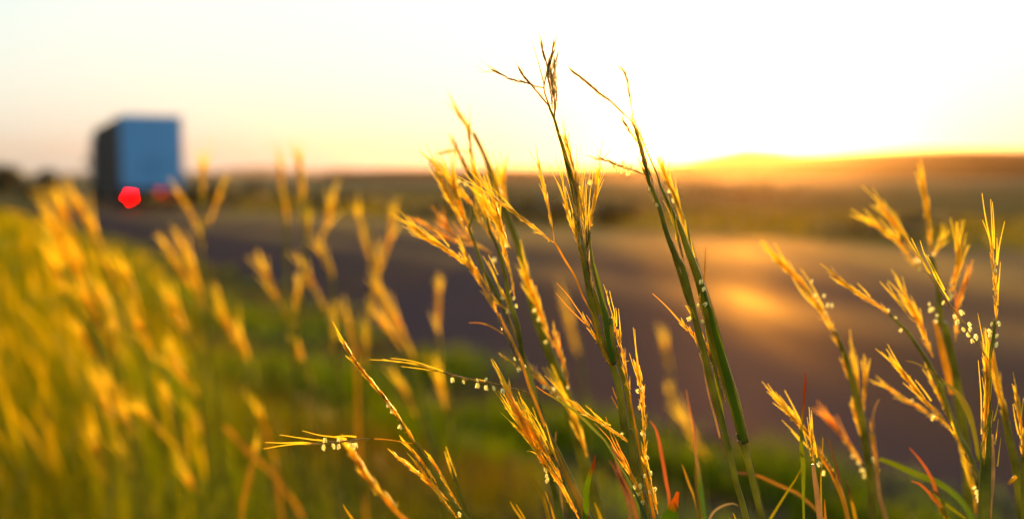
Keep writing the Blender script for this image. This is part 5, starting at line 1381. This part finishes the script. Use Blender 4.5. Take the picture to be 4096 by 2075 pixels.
far_stalk('upright reddish blurred blade at the bottom crossing the slanting leaf', .85, P('L6', 1385, 780, 1365, 880, 1345, 980, 1325, 1080, 1300, 1180, 1290, 1304), [10, 24, 30, 26, 18], [(P('L6', 1390, 770, 1375, 860, 1360, 960, 1350, 1040), 24, 6)], mat='straw', ext=-.05)
far_stalk('rusty blurred stalk ending in a bead left of the horizontal raceme', 1.1, P('L6', 1430, 500, 1470, 600, 1510, 740, 1550, 880, 1600, 1304), [16, 20, 20], [(P('L6', 1420, 480, 1460, 570, 1500, 680), 28, 4), (P('L6', 1550, 850, 1560, 900), 26, 0, P('L6', 1550, 870, 1560, 880, 1545, 890))], mat='straw')
far_stalk('small golden head fading behind the bright club, above the bottom left grass', 1.2, P('L4', 540, 1150, 580, 1230, 600, 1304, 'L6', 1320, 300, 1340, 700), [14, 16, 18], [(P('L4', 500, 1040, 530, 1110, 560, 1180, 600, 1250), 46, 16), (P('L4', 600, 1180, 630, 1250, 640, 1300), 40, 8)])
far_stalk('blurred yellow stalk where the three pronged stalk meets the grass', 1.1, P('L7', 450, 720, 500, 850, 540, 980, 580, 1110, 620, 1304), [20, 24, 24], [(P('L7', 440, 700, 480, 800, 520, 900, 560, 1000), 40, 10)])
far_stalk('blurred golden stem with a dangling head under the single upright club', 1.05, P('L7', 1380, 1020, 1440, 1150, 1500, 1304), [26, 26, 24], [(P('L7', 1350, 1010, 1400, 1100, 1450, 1200, 1500, 1290), 44, 8)])
far_stalk('pair of round pale glints on a stalk behind the long raceme', 1.6, P('F', 2660, 1400, 2680, 1500, 2690, 1640, 2700, 1800, 2710, 2075), [12, 16, 16, 16], [(P('F', 2660, 1390, 2672, 1450, 2680, 1510), 34, 8), (P('F', 2685, 1590, 2692, 1650, 2698, 1700), 34, 8)], ext=.1)
far_stalk('very blurred stalk in front of the road left of the main stalk', 1.7, P('F', 2290, 1300, 2320, 1400, 2330, 1500, 2340, 1700, 2350, 2075), [12, 16, 16, 16], [(P('F', 2270, 1260, 2290, 1340, 2310, 1420), 40, 10)], ext=.1)
far_stalk('blurred golden tuft head in the dark gap under the tall pair', 1.5, P('F', 2790, 1740, 2800, 1800, 2810, 1900, 2820, 2075), [12, 14, 14], [(P('F', 2770, 1740, 2800, 1790, 2830, 1830), 50, 10)], ext=.1)
